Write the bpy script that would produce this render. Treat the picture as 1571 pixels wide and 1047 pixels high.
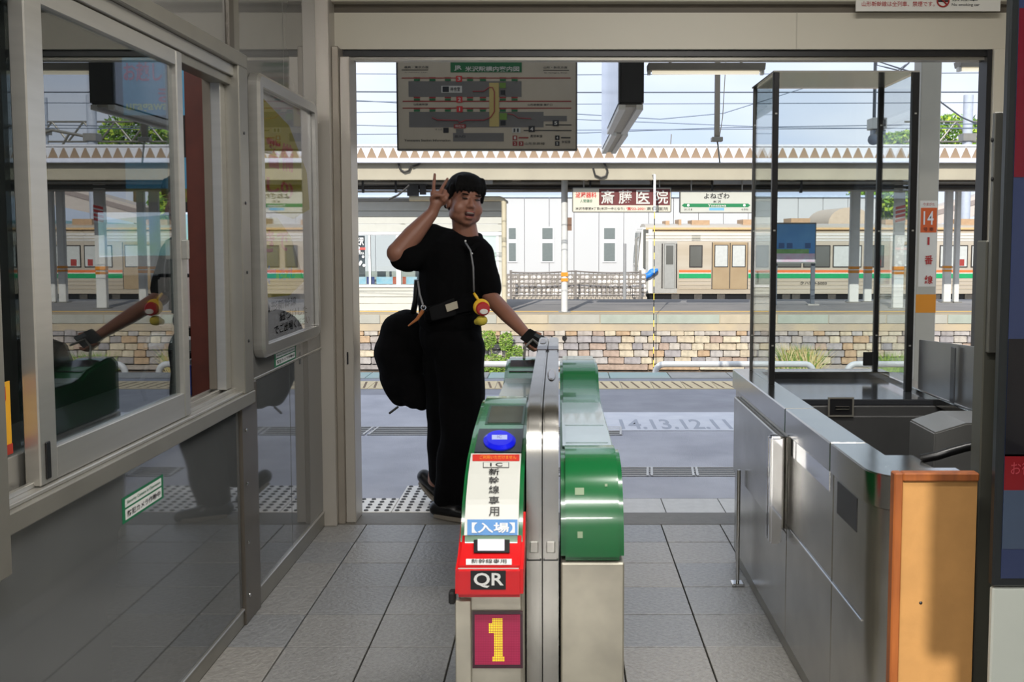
import bpy, bmesh, math, random
from math import sin, cos, tan, radians, pi, atan2, sqrt
from mathutils import Vector, Matrix, noise
random.seed(7)
S = bpy.context.scene
for o in list(bpy.data.objects): bpy.data.objects.remove(o)
COL = S.collection

# ---------------------------------------------------------------- camera
H = 1.43; F = 1500.0; CX = 857.0; PITCH = radians(4.0); CY = 363 + F * tan(PITCH)
cam = bpy.data.objects.new('camera', bpy.data.cameras.new('camera'))
COL.objects.link(cam); S.camera = cam
cam.location = (0, 0, H); cam.rotation_euler = (pi / 2 - PITCH, 0, 0)
cam.data.sensor_width = 36; cam.data.lens = F / 1571 * 36
cam.data.shift_x = -(CX - 785.5) / 1571; cam.data.shift_y = -(523.5 - CY) / 1571
cam.data.clip_start = .05; cam.data.clip_end = 400

# ---------------------------------------------------------------- light
S.view_settings.view_transform = 'Standard'; S.view_settings.look = 'None'
S.view_settings.gamma = 1; S.view_settings.use_curve_mapping = False
S.view_settings.exposure = 0.45
W = bpy.data.worlds.new('sky'); S.world = W; W.use_nodes = True
nt = W.node_tree; bg = nt.nodes['Background']
tc = nt.nodes.new('ShaderNodeTexCoord'); mp = nt.nodes.new('ShaderNodeMapping'); mp.inputs['Scale'].default_value = (1, 1, 2.6)
nz = nt.nodes.new('ShaderNodeTexNoise'); nz.inputs['Scale'].default_value = 2.2; nz.inputs['Detail'].default_value = 5
rp = nt.nodes.new('ShaderNodeValToRGB')
rp.color_ramp.elements[0].position = .38; rp.color_ramp.elements[0].color = (.56, .67, .88, 1)
rp.color_ramp.elements[1].position = .62; rp.color_ramp.elements[1].color = (.80, .85, .95, 1)
nt.links.new(tc.outputs['Generated'], mp.inputs[0]); nt.links.new(mp.outputs[0], nz.inputs['Vector'])
nt.links.new(nz.outputs['Fac'], rp.inputs[0]); nt.links.new(rp.outputs[0], bg.inputs['Color']); bg.inputs['Strength'].default_value = .95
SUN_EL = radians(30); SUN_AZ = radians(10)
sun = bpy.data.objects.new('sun', bpy.data.lights.new('sun', 'SUN')); COL.objects.link(sun)
sun.data.energy = 3.4; sun.data.angle = radians(.35); sun.data.color = (1, .96, .90)
sun.rotation_euler = Vector((sin(SUN_AZ) * cos(SUN_EL), cos(SUN_AZ) * cos(SUN_EL), -sin(SUN_EL))).to_track_quat('-Z', 'Y').to_euler()
FILL_LIGHTS = [(-.2, -1.6, 3.2), (-.2, .6, 3.2), (.9, 2.4, 3.2)]  # fill lamps above the view, added to brighten the interior
FILL_POWER = 46

# ---------------------------------------------------------------- helpers
def at(u, v, Y):
    a = (u - CX) / F; b = (CY - v) / F
    t = Y / (b * sin(PITCH) + cos(PITCH))
    return Vector((t * a, Y, H + t * (b * cos(PITCH) - sin(PITCH))))
def atX(u, v, X):
    a = (u - CX) / F; b = (CY - v) / F; t = X / a
    return Vector((X, t * (b * sin(PITCH) + cos(PITCH)), H + t * (b * cos(PITCH) - sin(PITCH))))
def flr(u, v, z=0):
    a = (u - CX) / F; b = (CY - v) / F
    t = (H - z) / (sin(PITCH) - b * cos(PITCH))
    return Vector((t * a, t * (b * sin(PITCH) + cos(PITCH)), z))
def lin(c):
    return tuple((x / 255 / 12.92 if x / 255 <= .04045 else ((x / 255 + .055) / 1.055) ** 2.4) for x in c) + (1,)
MATS = {}
def M(name, rgb=(128, 128, 128), rough=.5, metal=0, var=.06, scale=8, bump=0, bscale=60, ior=1.5, emit=0, rgb2=None, coat=0, stretch=None):
    if name in MATS: return MATS[name]
    m = bpy.data.materials.new(name); m.use_nodes = True; n = m.node_tree.nodes; L = m.node_tree.links
    p = n['Principled BSDF']; c = lin(rgb)
    p.inputs['Roughness'].default_value = rough; p.inputs['Metallic'].default_value = metal; p.inputs['IOR'].default_value = ior
    p.inputs['Coat Weight'].default_value = coat
    t = n.new('ShaderNodeTexCoord'); src = t.outputs['Object']
    if stretch:
        k = n.new('ShaderNodeMapping'); k.inputs['Scale'].default_value = stretch; L.new(src, k.inputs[0]); src = k.outputs[0]
    if var or rgb2:
        z = n.new('ShaderNodeTexNoise'); z.inputs['Scale'].default_value = scale; z.inputs['Detail'].default_value = 4
        r = n.new('ShaderNodeValToRGB'); r.color_ramp.elements[0].position = .3; r.color_ramp.elements[1].position = .7
        if rgb2: a, b = c, lin(rgb2)
        else: a = tuple(min(1, x * (1 - var)) for x in c[:3]) + (1,); b = tuple(min(1, x * (1 + var)) for x in c[:3]) + (1,)
        r.color_ramp.elements[0].color = a; r.color_ramp.elements[1].color = b
        L.new(src, z.inputs['Vector']); L.new(z.outputs['Fac'], r.inputs[0]); L.new(r.outputs[0], p.inputs['Base Color'])
    else: p.inputs['Base Color'].default_value = c
    if bump:
        z2 = n.new('ShaderNodeTexNoise'); z2.inputs['Scale'].default_value = bscale; z2.inputs['Detail'].default_value = 3
        bm = n.new('ShaderNodeBump'); bm.inputs['Strength'].default_value = bump; bm.inputs['Distance'].default_value = .01
        L.new(src, z2.inputs['Vector']); L.new(z2.outputs['Fac'], bm.inputs['Height']); L.new(bm.outputs[0], p.inputs['Normal'])
    if emit:
        p.inputs['Emission Color'].default_value = c; p.inputs['Emission Strength'].default_value = emit
    MATS[name] = m; return m
def glassmat(name, ior=1.5, tint=(245, 250, 250), rough=0.0):
    m = bpy.data.materials.new(name); m.use_nodes = True; n = m.node_tree.nodes; L = m.node_tree.links
    n.remove(n['Principled BSDF']); out = n['Material Output']
    fr = n.new('ShaderNodeFresnel'); fr.inputs['IOR'].default_value = ior
    # a thin pane: the same Fresnel share on either face
    ge = n.new('ShaderNodeNewGeometry'); ma = n.new('ShaderNodeMath'); ma.operation = 'MULTIPLY_ADD'
    ma.inputs[1].default_value = 1 / ior - ior; ma.inputs[2].default_value = ior
    L.new(ge.outputs['Backfacing'], ma.inputs[0]); L.new(ma.outputs[0], fr.inputs['IOR'])
    tr = n.new('ShaderNodeBsdfTransparent'); tr.inputs[0].default_value = lin(tint)
    gl = n.new('ShaderNodeBsdfGlossy'); gl.inputs['Roughness'].default_value = rough
    mx = n.new('ShaderNodeMixShader'); L.new(fr.outputs[0], mx.inputs[0]); L.new(tr.outputs[0], mx.inputs[1]); L.new(gl.outputs[0], mx.inputs[2])
    L.new(mx.outputs[0], out.inputs['Surface']); MATS[name] = m; return m

def wloc(o):
    v = Vector((0, 0, 0))
    while o is not None: v += o.location; o = o.parent
    return v
def link(name, me, mat, parent=None, loc=None):
    o = bpy.data.objects.new(name, me); COL.objects.link(o)
    if parent is not None: o.parent = parent
    if loc is not None: o.location = loc
    if mat is not None and len(me.materials) == 0: me.materials.append(mat)
    return o
def finish(name, bm, mat, parent=None, smooth=False):
    """bm is in world coordinates; the object gets its origin at the middle of its own base"""
    vs = bm.verts
    lo = [min(v.co[i] for v in vs) for i in range(3)]; hi = [max(v.co[i] for v in vs) for i in range(3)]
    org = Vector(((lo[0] + hi[0]) / 2, (lo[1] + hi[1]) / 2, lo[2]))
    for v in vs: v.co -= org
    me = bpy.data.meshes.new(name); bm.to_mesh(me); bm.free()
    if smooth:
        for p in me.polygons: p.use_smooth = True
    loc = org - (wloc(parent) if parent is not None else Vector())
    return link(name, me, mat, parent, loc)
def badd(bm, x0, x1, y0, y1, z0, z1, bev=0):
    b = bmesh.new()
    r = bmesh.ops.create_cube(b, size=1)
    for v in b.verts:
        v.co = Vector((x0 + (v.co.x + .5) * (x1 - x0), y0 + (v.co.y + .5) * (y1 - y0), z0 + (v.co.z + .5) * (z1 - z0)))
    if bev: bmesh.ops.bevel(b, geom=b.edges[:], offset=bev, segments=2 if bev > .004 else 1, affect='EDGES')
    merge(bm, b)
def merge(bm, b):
    t = bpy.data.meshes.new('t'); b.to_mesh(t); b.free(); bm.from_mesh(t); bpy.data.meshes.remove(t)
def box(name, mat, parent, x0, x1, y0, y1, z0, z1, bev=0):
    bm = bmesh.new(); badd(bm, min(x0, x1), max(x0, x1), min(y0, y1), max(y0, y1), min(z0, z1), max(z0, z1), bev); return finish(name, bm, mat, parent)
def boxes(name, mat, parent, lst, bev=0):
    bm = bmesh.new()
    for l in lst: badd(bm, *l, bev)
    return finish(name, bm, mat, parent)
def hexa(name, mat, parent, c, thick, bev=0):
    """slab: four world corners (ll, lr, ur, ul) and a thickness behind their face"""
    c = [Vector(q) for q in c]; n = (c[1] - c[0]).cross(c[3] - c[0]).normalized() * -thick
    bm = bmesh.new(); a = [bm.verts.new(q) for q in c]; b = [bm.verts.new(q + n) for q in c]
    bm.faces.new(a); bm.faces.new(b[::-1])
    for i in range(4): bm.faces.new((a[i], b[i], b[(i + 1) % 4], a[(i + 1) % 4]))
    bmesh.ops.recalc_face_normals(bm, faces=bm.faces)
    if bev: bmesh.ops.bevel(bm, geom=bm.edges[:], offset=bev, segments=2, affect='EDGES')
    return finish(name, bm, mat, parent)
def prism(name, mat, parent, pts, x0, x1, bev=0, axis='X', smooth=False):
    """profile pts (a, b) extruded along axis: X -> (Y, Z); Y -> (X, Z); Z -> (X, Y)"""
    bm = bmesh.new()
    def P(a, b, e): return {'X': (e, a, b), 'Y': (a, e, b), 'Z': (a, b, e)}[axis]
    A = [bm.verts.new(P(a, b, x0)) for a, b in pts]; B = [bm.verts.new(P(a, b, x1)) for a, b in pts]
    bm.faces.new(A); bm.faces.new(B[::-1]); n = len(pts)
    for i in range(n): bm.faces.new((A[i], B[i], B[(i + 1) % n], A[(i + 1) % n]))
    bmesh.ops.recalc_face_normals(bm, faces=bm.faces)
    if bev:
        bmesh.ops.bevel(bm, geom=[e for e in bm.edges if e.calc_face_angle(0) > .6], offset=bev, segments=2, affect='EDGES')
    o = finish(name, bm, mat, parent)
    if smooth:
        for p in o.data.polygons: p.use_smooth = True
        o.data.set_sharp_from_angle(angle=radians(35))
    return o
def tadd(bm, path, r, seg=10, cap=True):
    path = [Vector(p) for p in path]; rings = []
    rr = r if isinstance(r, (list, tuple)) else [r] * len(path)
    up = None
    for i, p in enumerate(path):
        d = (path[min(i + 1, len(path) - 1)] - path[max(i - 1, 0)]).normalized()
        if up is None:
            up = Vector((0, 0, 1)) if abs(d.z) < .9 else Vector((0, 1, 0))
        a = d.cross(up).normalized(); b = a.cross(d).normalized(); up = b
        rings.append([bm.verts.new(p + (a * cos(2 * pi * k / seg) + b * sin(2 * pi * k / seg)) * rr[i]) for k in range(seg)])
    for i in range(len(rings) - 1):
        for k in range(seg):
            bm.faces.new((rings[i][k], rings[i][(k + 1) % seg], rings[i + 1][(k + 1) % seg], rings[i + 1][k]))
    if cap: bm.faces.new(rings[0][::-1]); bm.faces.new(rings[-1])
def tube(name, mat, parent, path, r, seg=10):
    bm = bmesh.new(); tadd(bm, path, r, seg); bmesh.ops.recalc_face_normals(bm, faces=bm.faces)
    o = finish(name, bm, mat, parent, smooth=True); o.data.set_sharp_from_angle(angle=radians(40)); return o
def arc(c, r, a0, a1, n, f):
    return [f(c, r, a0 + (a1 - a0) * i / n) for i in range(n + 1)]
def ell(bm, c, r, rot=None, seg=16):
    b = bmesh.new(); bmesh.ops.create_uvsphere(b, u_segments=seg, v_segments=seg // 2 + 2, radius=1)
    mt = Matrix.Translation(Vector(c)) @ (rot.to_4x4() if rot else Matrix()) @ Matrix.Diagonal((*r, 1)) if not isinstance(r, (int, float)) else Matrix.Translation(Vector(c)) @ Matrix.Scale(r, 4)
    bmesh.ops.transform(b, matrix=mt, verts=b.verts); merge(bm, b)
def cap(bm, a, b, ra, rb, n=8, flat=1.0):
    """tapered capsule as a closed skin of rings"""
    a = Vector(a); b = Vector(b); d = (b - a); L = d.length; d = d.normalized()
    up = Vector((0, 0, 1)) if abs(d.z) < .9 else Vector((0, 1, 0))
    s = d.cross(up).normalized(); t = s.cross(d)
    pts = [(-ra * cos(q), ra * sin(q)) for q in [pi / 2 * k / 5 for k in range(1, 6)]] + [(L + rb * sin(q), rb * cos(q)) for q in [pi / 2 * k / 5 for k in range(0, 5)]]
    q = bmesh.new(); N = 14; rings = []
    for h, r in pts: rings.append([q.verts.new(a + d * h + (s * cos(2 * pi * k / N) + t * sin(2 * pi * k / N) * flat) * r) for k in range(N)])
    p0 = q.verts.new(a - d * ra); p1 = q.verts.new(b + d * rb)
    for k in range(N):
        q.faces.new((p0, rings[0][(k + 1) % N], rings[0][k])); q.faces.new((p1, rings[-1][k], rings[-1][(k + 1) % N]))
        for i in range(len(rings) - 1): q.faces.new((rings[i][k], rings[i][(k + 1) % N], rings[i + 1][(k + 1) % N], rings[i + 1][k]))
    bmesh.ops.recalc_face_normals(q, faces=q.faces); merge(bm, q)
def blob(name, mat, parent, bm, voxel, smooth=3, disp=None):
    """fuse overlapping closed shapes into one continuous skin"""
    o = finish(name, bm, mat, parent)
    m = o.modifiers.new('r', 'REMESH'); m.mode = 'VOXEL'; m.voxel_size = voxel; m.use_smooth_shade = True
    if smooth: s = o.modifiers.new('s', 'SMOOTH'); s.factor = .5; s.iterations = smooth
    dg = bpy.context.evaluated_depsgraph_get(); ev = o.evaluated_get(dg)
    me = bpy.data.meshes.new_from_object(ev); old = o.data; o.modifiers.clear(); o.data = me; bpy.data.meshes.remove(old)
    if disp:
        for v in me.vertices: v.co += v.normal * disp(v.co)
    for p in me.polygons: p.use_smooth = True
    if len(me.materials) == 0: me.materials.append(mat)
    return o
TXT = {}
def text_mesh(s, bold):
    key = (s, bold)
    if key not in TXT:
        cu = bpy.data.curves.new('t', 'FONT'); cu.body = s; cu.resolution_u = 3; cu.size = 1
        cu.offset = bold
        o = bpy.data.objects.new('t', cu); COL.objects.link(o)
        dg = bpy.context.evaluated_depsgraph_get(); me = bpy.data.meshes.new_from_object(o.evaluated_get(dg))
        bpy.data.objects.remove(o); bpy.data.curves.remove(cu)
        vs = [v.co.copy() for v in me.vertices]; fs = [tuple(p.vertices) for p in me.polygons]
        x0 = min(v.x for v in vs); x1 = max(v.x for v in vs); y0 = min(v.y for v in vs); y1 = max(v.y for v in vs)
        TXT[key] = ([((v.x - x0) / (x1 - x0), (v.y - y0) / max(1e-6, y1 - y0)) for v in vs], fs); bpy.data.meshes.remove(me)
    return TXT[key]
def writing(s, mat, parent, c, lift=.002, bold=.0, name='lettering'):
    """letters laid on the quad c = (ll, lr, ur, ul)"""
    c = [Vector(q) for q in c]; n = (c[1] - c[0]).cross(c[3] - c[0]).normalized() * lift
    uv, fs = text_mesh(s, bold)
    bm = bmesh.new()
    vs = [bm.verts.new((c[0] * (1 - a) + c[1] * a) * (1 - b) + (c[3] * (1 - a) + c[2] * a) * b + n) for a, b in uv]
    for f in fs:
        try: bm.faces.new([vs[i] for i in f])
        except ValueError: pass
    return finish(name, bm, mat, parent)
def quad(u0, u1, v0, v1, Y):       # upright rectangle facing the camera side, at distance Y
    a = at(u0, v1, Y); b = at(u1, v0, Y)
    return [(a.x, Y, a.z), (b.x, Y, a.z), (b.x, Y, b.z), (a.x, Y, b.z)]
def sub(c, a0, a1, b0, b1, lift=0):  # part of a quad in 0..1 coordinates (b upwards)
    c = [Vector(q) for q in c]; n = (c[1] - c[0]).cross(c[3] - c[0]).normalized() * lift
    f = lambda a, b: (c[0] * (1 - a) + c[1] * a) * (1 - b) + (c[3] * (1 - a) + c[2] * a) * b + n
    return [f(a0, b0), f(a1, b0), f(a1, b1), f(a0, b1)]
def plate(name, mat, parent, c, lift=.002, thick=.0015):
    return hexa(name, mat, parent, sub(c, 0, 1, 0, 1, lift), thick)
def thing(name, label, cat, loc=(0, 0, 0), group=None):
    o = bpy.data.objects.new(name, None); COL.objects.link(o); o.location = loc; o.empty_display_size = .1
    o['label'] = label; o['category'] = cat
    if group: o['group'] = group
    return o
def tag(o, label, cat, group=None):
    o['label'] = label; o['category'] = cat
    if group: o['group'] = group
    return o
def struct(o): o['kind'] = 'structure'; return o
def sroot(name, loc=(0, 0, 0)):
    o = bpy.data.objects.new(name, None); COL.objects.link(o); o.location = loc; o['kind'] = 'structure'; return o
def dup(root, dx, label=None, group=None):
    r = root.copy(); COL.objects.link(r); r.location = root.location + Vector(dx)
    if label: r['label'] = label
    if group: r['group'] = group
    for ch in list(root.children):
        c = ch.copy(); COL.objects.link(c); c.parent = r
        for g in ch.children:
            d = g.copy(); COL.objects.link(d); d.parent = c
    return r
V = Vector

# ---------------------------------------------------------------- materials
cream = M('cream_paint', (204, 198, 182), .45, var=.03, scale=2)
cream2 = M('cream_paint_edge', (184, 178, 164), .5, var=.04)
dark = M('black_metal', (22, 22, 24), .4, var=.1)
black = M('black_plastic', (12, 12, 13), .35, var=.05)
alu = M('brushed_aluminium', (186, 184, 178), .3, .75, var=.05, scale=3, stretch=(1, 1, 12))
alud = M('aged_aluminium', (142, 139, 130), .38, .6, var=.08, scale=5)
steel = M('stainless_steel', (176, 174, 168), .16, 1, var=.07, scale=6, bump=.01, bscale=30)
steelb = M('brushed_stainless', (168, 166, 160), .26, 1, var=.12, scale=7, bump=.02, bscale=14)
steeld = M('scuffed_stainless', (208, 203, 186), .36, .6, rgb2=(158, 154, 142), scale=5, bump=.02, bscale=20)
chrome = M('polished_chrome', (205, 205, 205), .08, 1, var=.02)
panelg = M('glossy_grey_panel', (88, 90, 90), .035, 0, var=.03, scale=3, ior=2.3)
panelu = M('upper_grey_panel', (112, 111, 108), .05, 0, var=.03, scale=3, ior=2.2)
pillar = M('grey_steel_post', (96, 90, 82), .3, .4, var=.06)
white = M('white_paint', (225, 225, 222), .4, var=.03)
offw = M('offwhite', (206, 203, 194), .45, var=.04)
green = M('gate_green', (14, 98, 50), .22, 0, var=.05, scale=3, coat=.4)
red = M('reader_red', (206, 22, 26), .3, var=.03)
ink = M('black_ink', (18, 18, 20), .5, var=0)
redink = M('red_ink', (170, 40, 36), .5, var=0)
greenink = M('green_ink', (20, 110, 70), .5, var=0)
blueink = M('blue_ink', (34, 120, 190), .5, var=0)
glass = glassmat('clear_acrylic', 1.45, (238, 242, 242))
wglass = glassmat('office_glass', 3.0, (205, 212, 212))
pglass = glassmat('poster_glass', 2.3, (250, 250, 250), .02)
rubber = M('rubber', (28, 28, 28), .7, var=.1)

# ================================================================ SETTING
# floor with single tiles
tilem = [M('floor_tile_%s' % n, c, .36, var=.16, scale=60, bump=.5, bscale=60) for n, c in (('plain', (138, 137, 135)), ('warm', (144, 141, 136)), ('cool', (132, 133, 134)))]
floor = box('floor', M('floor_grout', (60, 57, 52), .8), None, -3.2, 3.2, -3, 4.78, -.14, -.012); struct(floor)
T = .293; TX = .217 - 5 * T; TY = 4.202
me_t = []
for k in range(3):
    bm = bmesh.new(); badd(bm, -T / 2 + .0028, T / 2 - .0028, -T / 2 + .0028, T / 2 - .0028, -.011, 0, .0015)
    me = bpy.data.meshes.new('tile'); bm.to_mesh(me); bm.free(); me.materials.append(tilem[k]); me_t.append(me)
fl = wloc(floor); rest = bmesh.new()
for i in range(-1, 14):
    for j in range(-23, 2):
        x0 = TX + i * T; y0 = TY + j * T; x1 = x0 + T; y1 = y0 + T
        if x1 <= -1.16 or x0 > 2.9: continue
        cut = x0 < -1.16 or y1 > 4.78
        vis = y0 > 2.4 and x0 < 2.1
        x0c = max(x0, -1.16); y1c = min(y1, 4.775)
        if y1c - y0 < .02: continue
        if not vis: badd(rest, x0c + .0028, x1 - .0028, y0 + .0028, y1c - .0028, -.011, 0); continue
        if cut: box('tile', tilem[random.randrange(3)], floor, x0c + .0028, x1 - .0028, y0 + .0028, y1c - .0028, -.011, 0, .0015)
        else:
            o = link('tile', random.choice(me_t), None, floor, V(((x0 + x1) / 2, (y0 + y1) / 2, random.uniform(-.0008, .0004))) - fl)
o = finish('tile', rest, tilem[0], floor); o['kind'] = 'stuff'
struct(box('trim_1', M('threshold_stone', (104, 100, 92), .55, var=.08, scale=20, bump=.2), None, -1.2, 3.2, 4.78, 4.985, -.14, .0))
# shell
CZ = 4.3
shell = M('shell_plaster', (205, 202, 194), .8, var=.03)
struct(box('ceiling', M('ceiling_board', (190, 186, 176), .8, var=.03), None, -3.4, 3.4, -3.2, 5.3, CZ, CZ + .2))
struct(box('wall_right', shell, None, 3.2, 3.4, -3.2, 5.0, -.14, CZ))
wb = sroot('wall_back', (0, -3.1, 0))
# entrance front behind the photographer: doorway narrowed, unseen opening above cut to shape the sun patch
SX = 5.36 * tan(SUN_AZ); OZ = 5.36 / cos(SUN_AZ) * tan(SUN_EL)
ox0, ox1, ox2 = .70 - SX, .877 - SX, .945 - SX
for a in ((-3.4, -2.9, -.14, 2.6), (2.9, 3.4, -.14, 2.6), (-.1, 3.0, -.14, 2.6), (-3.4, 3.4, 2.6, OZ - .05), (-3.4, ox0, OZ - .05, CZ), (ox2, 3.4, OZ - .05, CZ), (ox1, ox2, OZ + .44, CZ), (ox0, ox1, OZ + 1.0, CZ)):
    if a[3] > a[2]: box('wall_panel', shell, wb, a[0], a[1], -3.12, -3.08, a[2], a[3])
struct(box('pavement_outside', M('forecourt', (120, 118, 114), .8, var=.05), None, -12, 12, -14, -3.2, -.3, -.14))  # unseen ground added to bounce light into the hall
# header over the doorway
hd = sroot('wall_front', (0, 4.9, 2.3))
box('header_beam', cream, hd, -1.3, 3.2, 4.86, 5.0, 2.345, 2.52)
box('header_groove', M('header_shadow_gap', (96, 88, 76), .6), hd, -1.3, 3.2, 4.86, 5.0, 2.52, 2.56)
box('header_lip', cream2, hd, -1.13, 3.2, 4.80, 5.0, 2.56, 2.583, .002)
box('header_panel', cream, hd, -1.13, 3.2, 4.80, 5.0, 2.583, CZ)
pz = at(1222, 60, 4.86); box('panel_seam', cream2, hd, pz.x - .002, pz.x + .002, 4.857, 4.862, 2.345, 2.52)
box('door_track', dark, hd, -1.06, 2.14, 4.88, 4.96, 2.315, 2.345)
box('door_track_lip', alud, hd, -1.06, 2.14, 4.895, 4.955, 2.298, 2.315)
# no-smoking notice along the top
c = quad(1313, 1536, -30, 17, 4.79)
ns = thing('no_smoking_notice', 'white no smoking notice with red Japanese lettering on the beam above the doorway', 'sign', (c[0][0], 4.80, c[0][2]))
plate('notice_board', M('notice_white', (226, 224, 216), .4, var=.02), ns, c, 0, .008)
writing('山形新幹線は全列車、禁煙です。', redink, ns, quad(1322, 1434, 2, 10, 4.789), .001, .006)
writing('No smoking car', ink, ns, quad(1460, 1503, 5, 10.5, 4.789), .001, .008)
writing('禁煙車', ink, ns, quad(1460, 1500, -6, 2, 4.789), .001, .006)
cc = at(1447, 1, 4.785); R_ = .028
bm = bmesh.new()
tadd(bm, [cc + V((cos(q) * R_, 0, sin(q) * R_)) for q in [2 * pi * k / 24 for k in range(25)]], .0035, 6, False)
tadd(bm, [cc + V((-.02, 0, .02)), cc + V((.02, 0, -.02))], .0035, 6)
finish('prohibition_ring', bm, redink, ns)
writing('—', ink, ns, quad(1438, 1456, 0, 3, 4.788), .001, .0)
# left jamb of the doorway
j = sroot('door_1', (-1.1, 4.9, 0))
jm = M('jamb_steel', (176, 170, 160), .32, .35, var=.05, scale=4, stretch=(1, 1, .3))
box('door_post', jm, j, -1.17, -1.095, 4.74, 4.9, 0, 2.60, .004)
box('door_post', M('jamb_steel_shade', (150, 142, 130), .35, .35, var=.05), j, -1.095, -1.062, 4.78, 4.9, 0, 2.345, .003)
box('door_post', jm, j, -1.062, -1.012, 4.80, 4.96, 0, 2.3, .004)
box('door_lock', dark, j, -1.045, -1.038, 4.796, 4.81, .80, .86)
box('door_post', dark, j, 2.10, 2.125, 4.86, 4.96, 0, 2.345, .003)
box('door_post', cream, j, 2.125, 2.22, 4.84, 5.0, 0, 2.345, .004)
struct(box('wall_front_side', shell, None, 2.22, 3.2, 4.86, 5.0, -.14, 2.345))
# ---------------------------------------------------------------- left wall
WX = -1.16
wl = sroot('wall_left', (WX, 1.0, 0))
def wall_box(n, m, y0, y1, z0, z1, x0=WX - .05, x1=WX, bev=.002): return box(n, m, wl, x0, x1, y0, y1, z0, z1, bev)
wall_box('lower_panel', panelg, -3.0, .9, .06, .82)
wall_box('lower_panel', panelg, .905, 3.505, .06, .82)
wall_box('upper_panel', panelu, -3.0, 3.46, 2.075, 3.79)
wall_box('lower_panel', panelg, 3.69, 4.18, .075, .885)
wall_box('lower_panel', panelg, 4.184, 4.74, .075, .885)
wall_box('upper_panel', panelu, 3.60, 4.18, .89, 3.79)
wall_box('upper_panel', panelu, 4.184, 4.74, .89, 3.79)
wall_box('kick_board', alud, -3.0, 3.505, 0, .058, x1=WX + .004)
wall_box('kick_board', alud, 3.69, 4.74, 0, .072, x1=WX + .004)
wall_box('kick_strip', alu, -3.0, 3.505, .058, .066, x1=WX + .009)
wall_box('kick_strip', alu, 3.69, 4.74, .072, .080, x1=WX + .009)
wall_box('joint_strip', alu, 3.69, 4.74, .882, .892, x1=WX + .004)
post = wall_box('wall_post', pillar, 3.508, 3.688, .0, .885, x1=WX + .012, bev=.003)
for z in (.1, .3, .52, .72):
    bm = bmesh.new(); ell(bm, (WX + .013, 3.55, z), (.004, .007, .007), seg=8); finish('rivet', bm, chrome, post)
wall_box('wall_post', M('grey_post_dark', (92, 87, 80), .35, .5), 3.465, 3.52, 2.075, 3.79, x1=WX + .012)
wall_box('wall_post', alud, 3.525, 3.60, .86, 3.79, x1=WX + .004)
wall_box('wall_back_panel', shell, -3.1, .80, .82, 2.075, x0=WX - .1)
# office window
wn = sroot('window_1', (WX, 2.5, .85))
def wbx(n, m, y0, y1, z0, z1, x0, x1, bev=.002): return box(n, m, wn, x0, x1, y0, y1, z0, z1, bev)
wbx('window_sill', alud, .8, 3.60, .815, .862, WX - .10, WX + .035, .003)
wbx('sill_track', alu, .8, 3.54, .862, .872, WX - .10, WX + .02)
wbx('sill_track', alu, .8, 3.54, .872, .884, WX - .018, WX - .006, .001)
wbx('sill_track', alu, .8, 3.54, .872, .884, WX - .060, WX - .048, .001)
wbx('sill_track', alu, .8, 3.54, .872, .880, WX - .10, WX - .09, .001)
wbx('window_head', alud, .8, 3.60, 2.035, 2.085, WX - .10, WX + .03, .003)
wbx('head_track', alu, .8, 3.54, 1.995, 2.035, WX - .10, WX + .012, .002)
wbx('head_track', alud, .8, 3.54, 1.965, 1.995, WX - .055, WX - .0, .002)
fr = wbx('side_frame', alud, 3.50, 3.60, .862, 2.035, WX - .10, WX + .03, .003)
wbx('side_frame', alu, 3.45, 3.50, .884, 1.99, WX - .055, WX - .02, .002)
wbx('side_frame', M('inner_frame', (120, 112, 100), .5, .3), 3.47, 3.50, .884, 1.99, WX - .09, WX - .055, .002)
for z in (1.05, 1.3, 1.55, 1.8):
    bm = bmesh.new(); ell(bm, (WX + .031, 3.545, z), (.003, .006, .006), seg=8); finish('screw', bm, dark, fr)
wbx('side_frame', alud, 1.90, 1.955, .74, 2.035, WX - .0, WX + .045, .003)
wbx('side_frame', alud, .8, .86, .862, 2.035, WX - .10, WX + .03, .003)
# sliding sashes: near the room, and one behind it
def sash(y0, y1, x, bot):
    z0, z1 = .874, 1.99
    s = box('sash_stile', alu, wn, x - .018, x + .018, y0, y0 + .075, z0, z1, .003)
    box('sash_stile', alu, wn, x - .018, x + .018, y1 - .045, y1, z0, z1, .003)
    box('sash_rail', alu, wn, x - .016, x + .016, y0 + .075, y1 - .045, z1 - .045, z1, .002)
    box('sash_rail', alu, wn, x - .016, x + .016, y0 + .075, y1 - .045, z0, z0 + bot, .002)
    box('pane', wglass, wn, x - .003, x + .003, y0 + .074, y1 - .044, z0 + bot - .001, z1 - .044)
    return s
s = sash(2.14, 3.03, WX - .008, .075)
box('finger_pull', black, s, WX + .0095, WX + .014, 2.16, 2.18, .885, .97, .002)
s = sash(.95, 2.28, WX - .052, .075)
box('pane_clip', alu, wn, WX + .009, WX + .03, 2.985, 3.0, 1.36, 1.42, .003)
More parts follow.
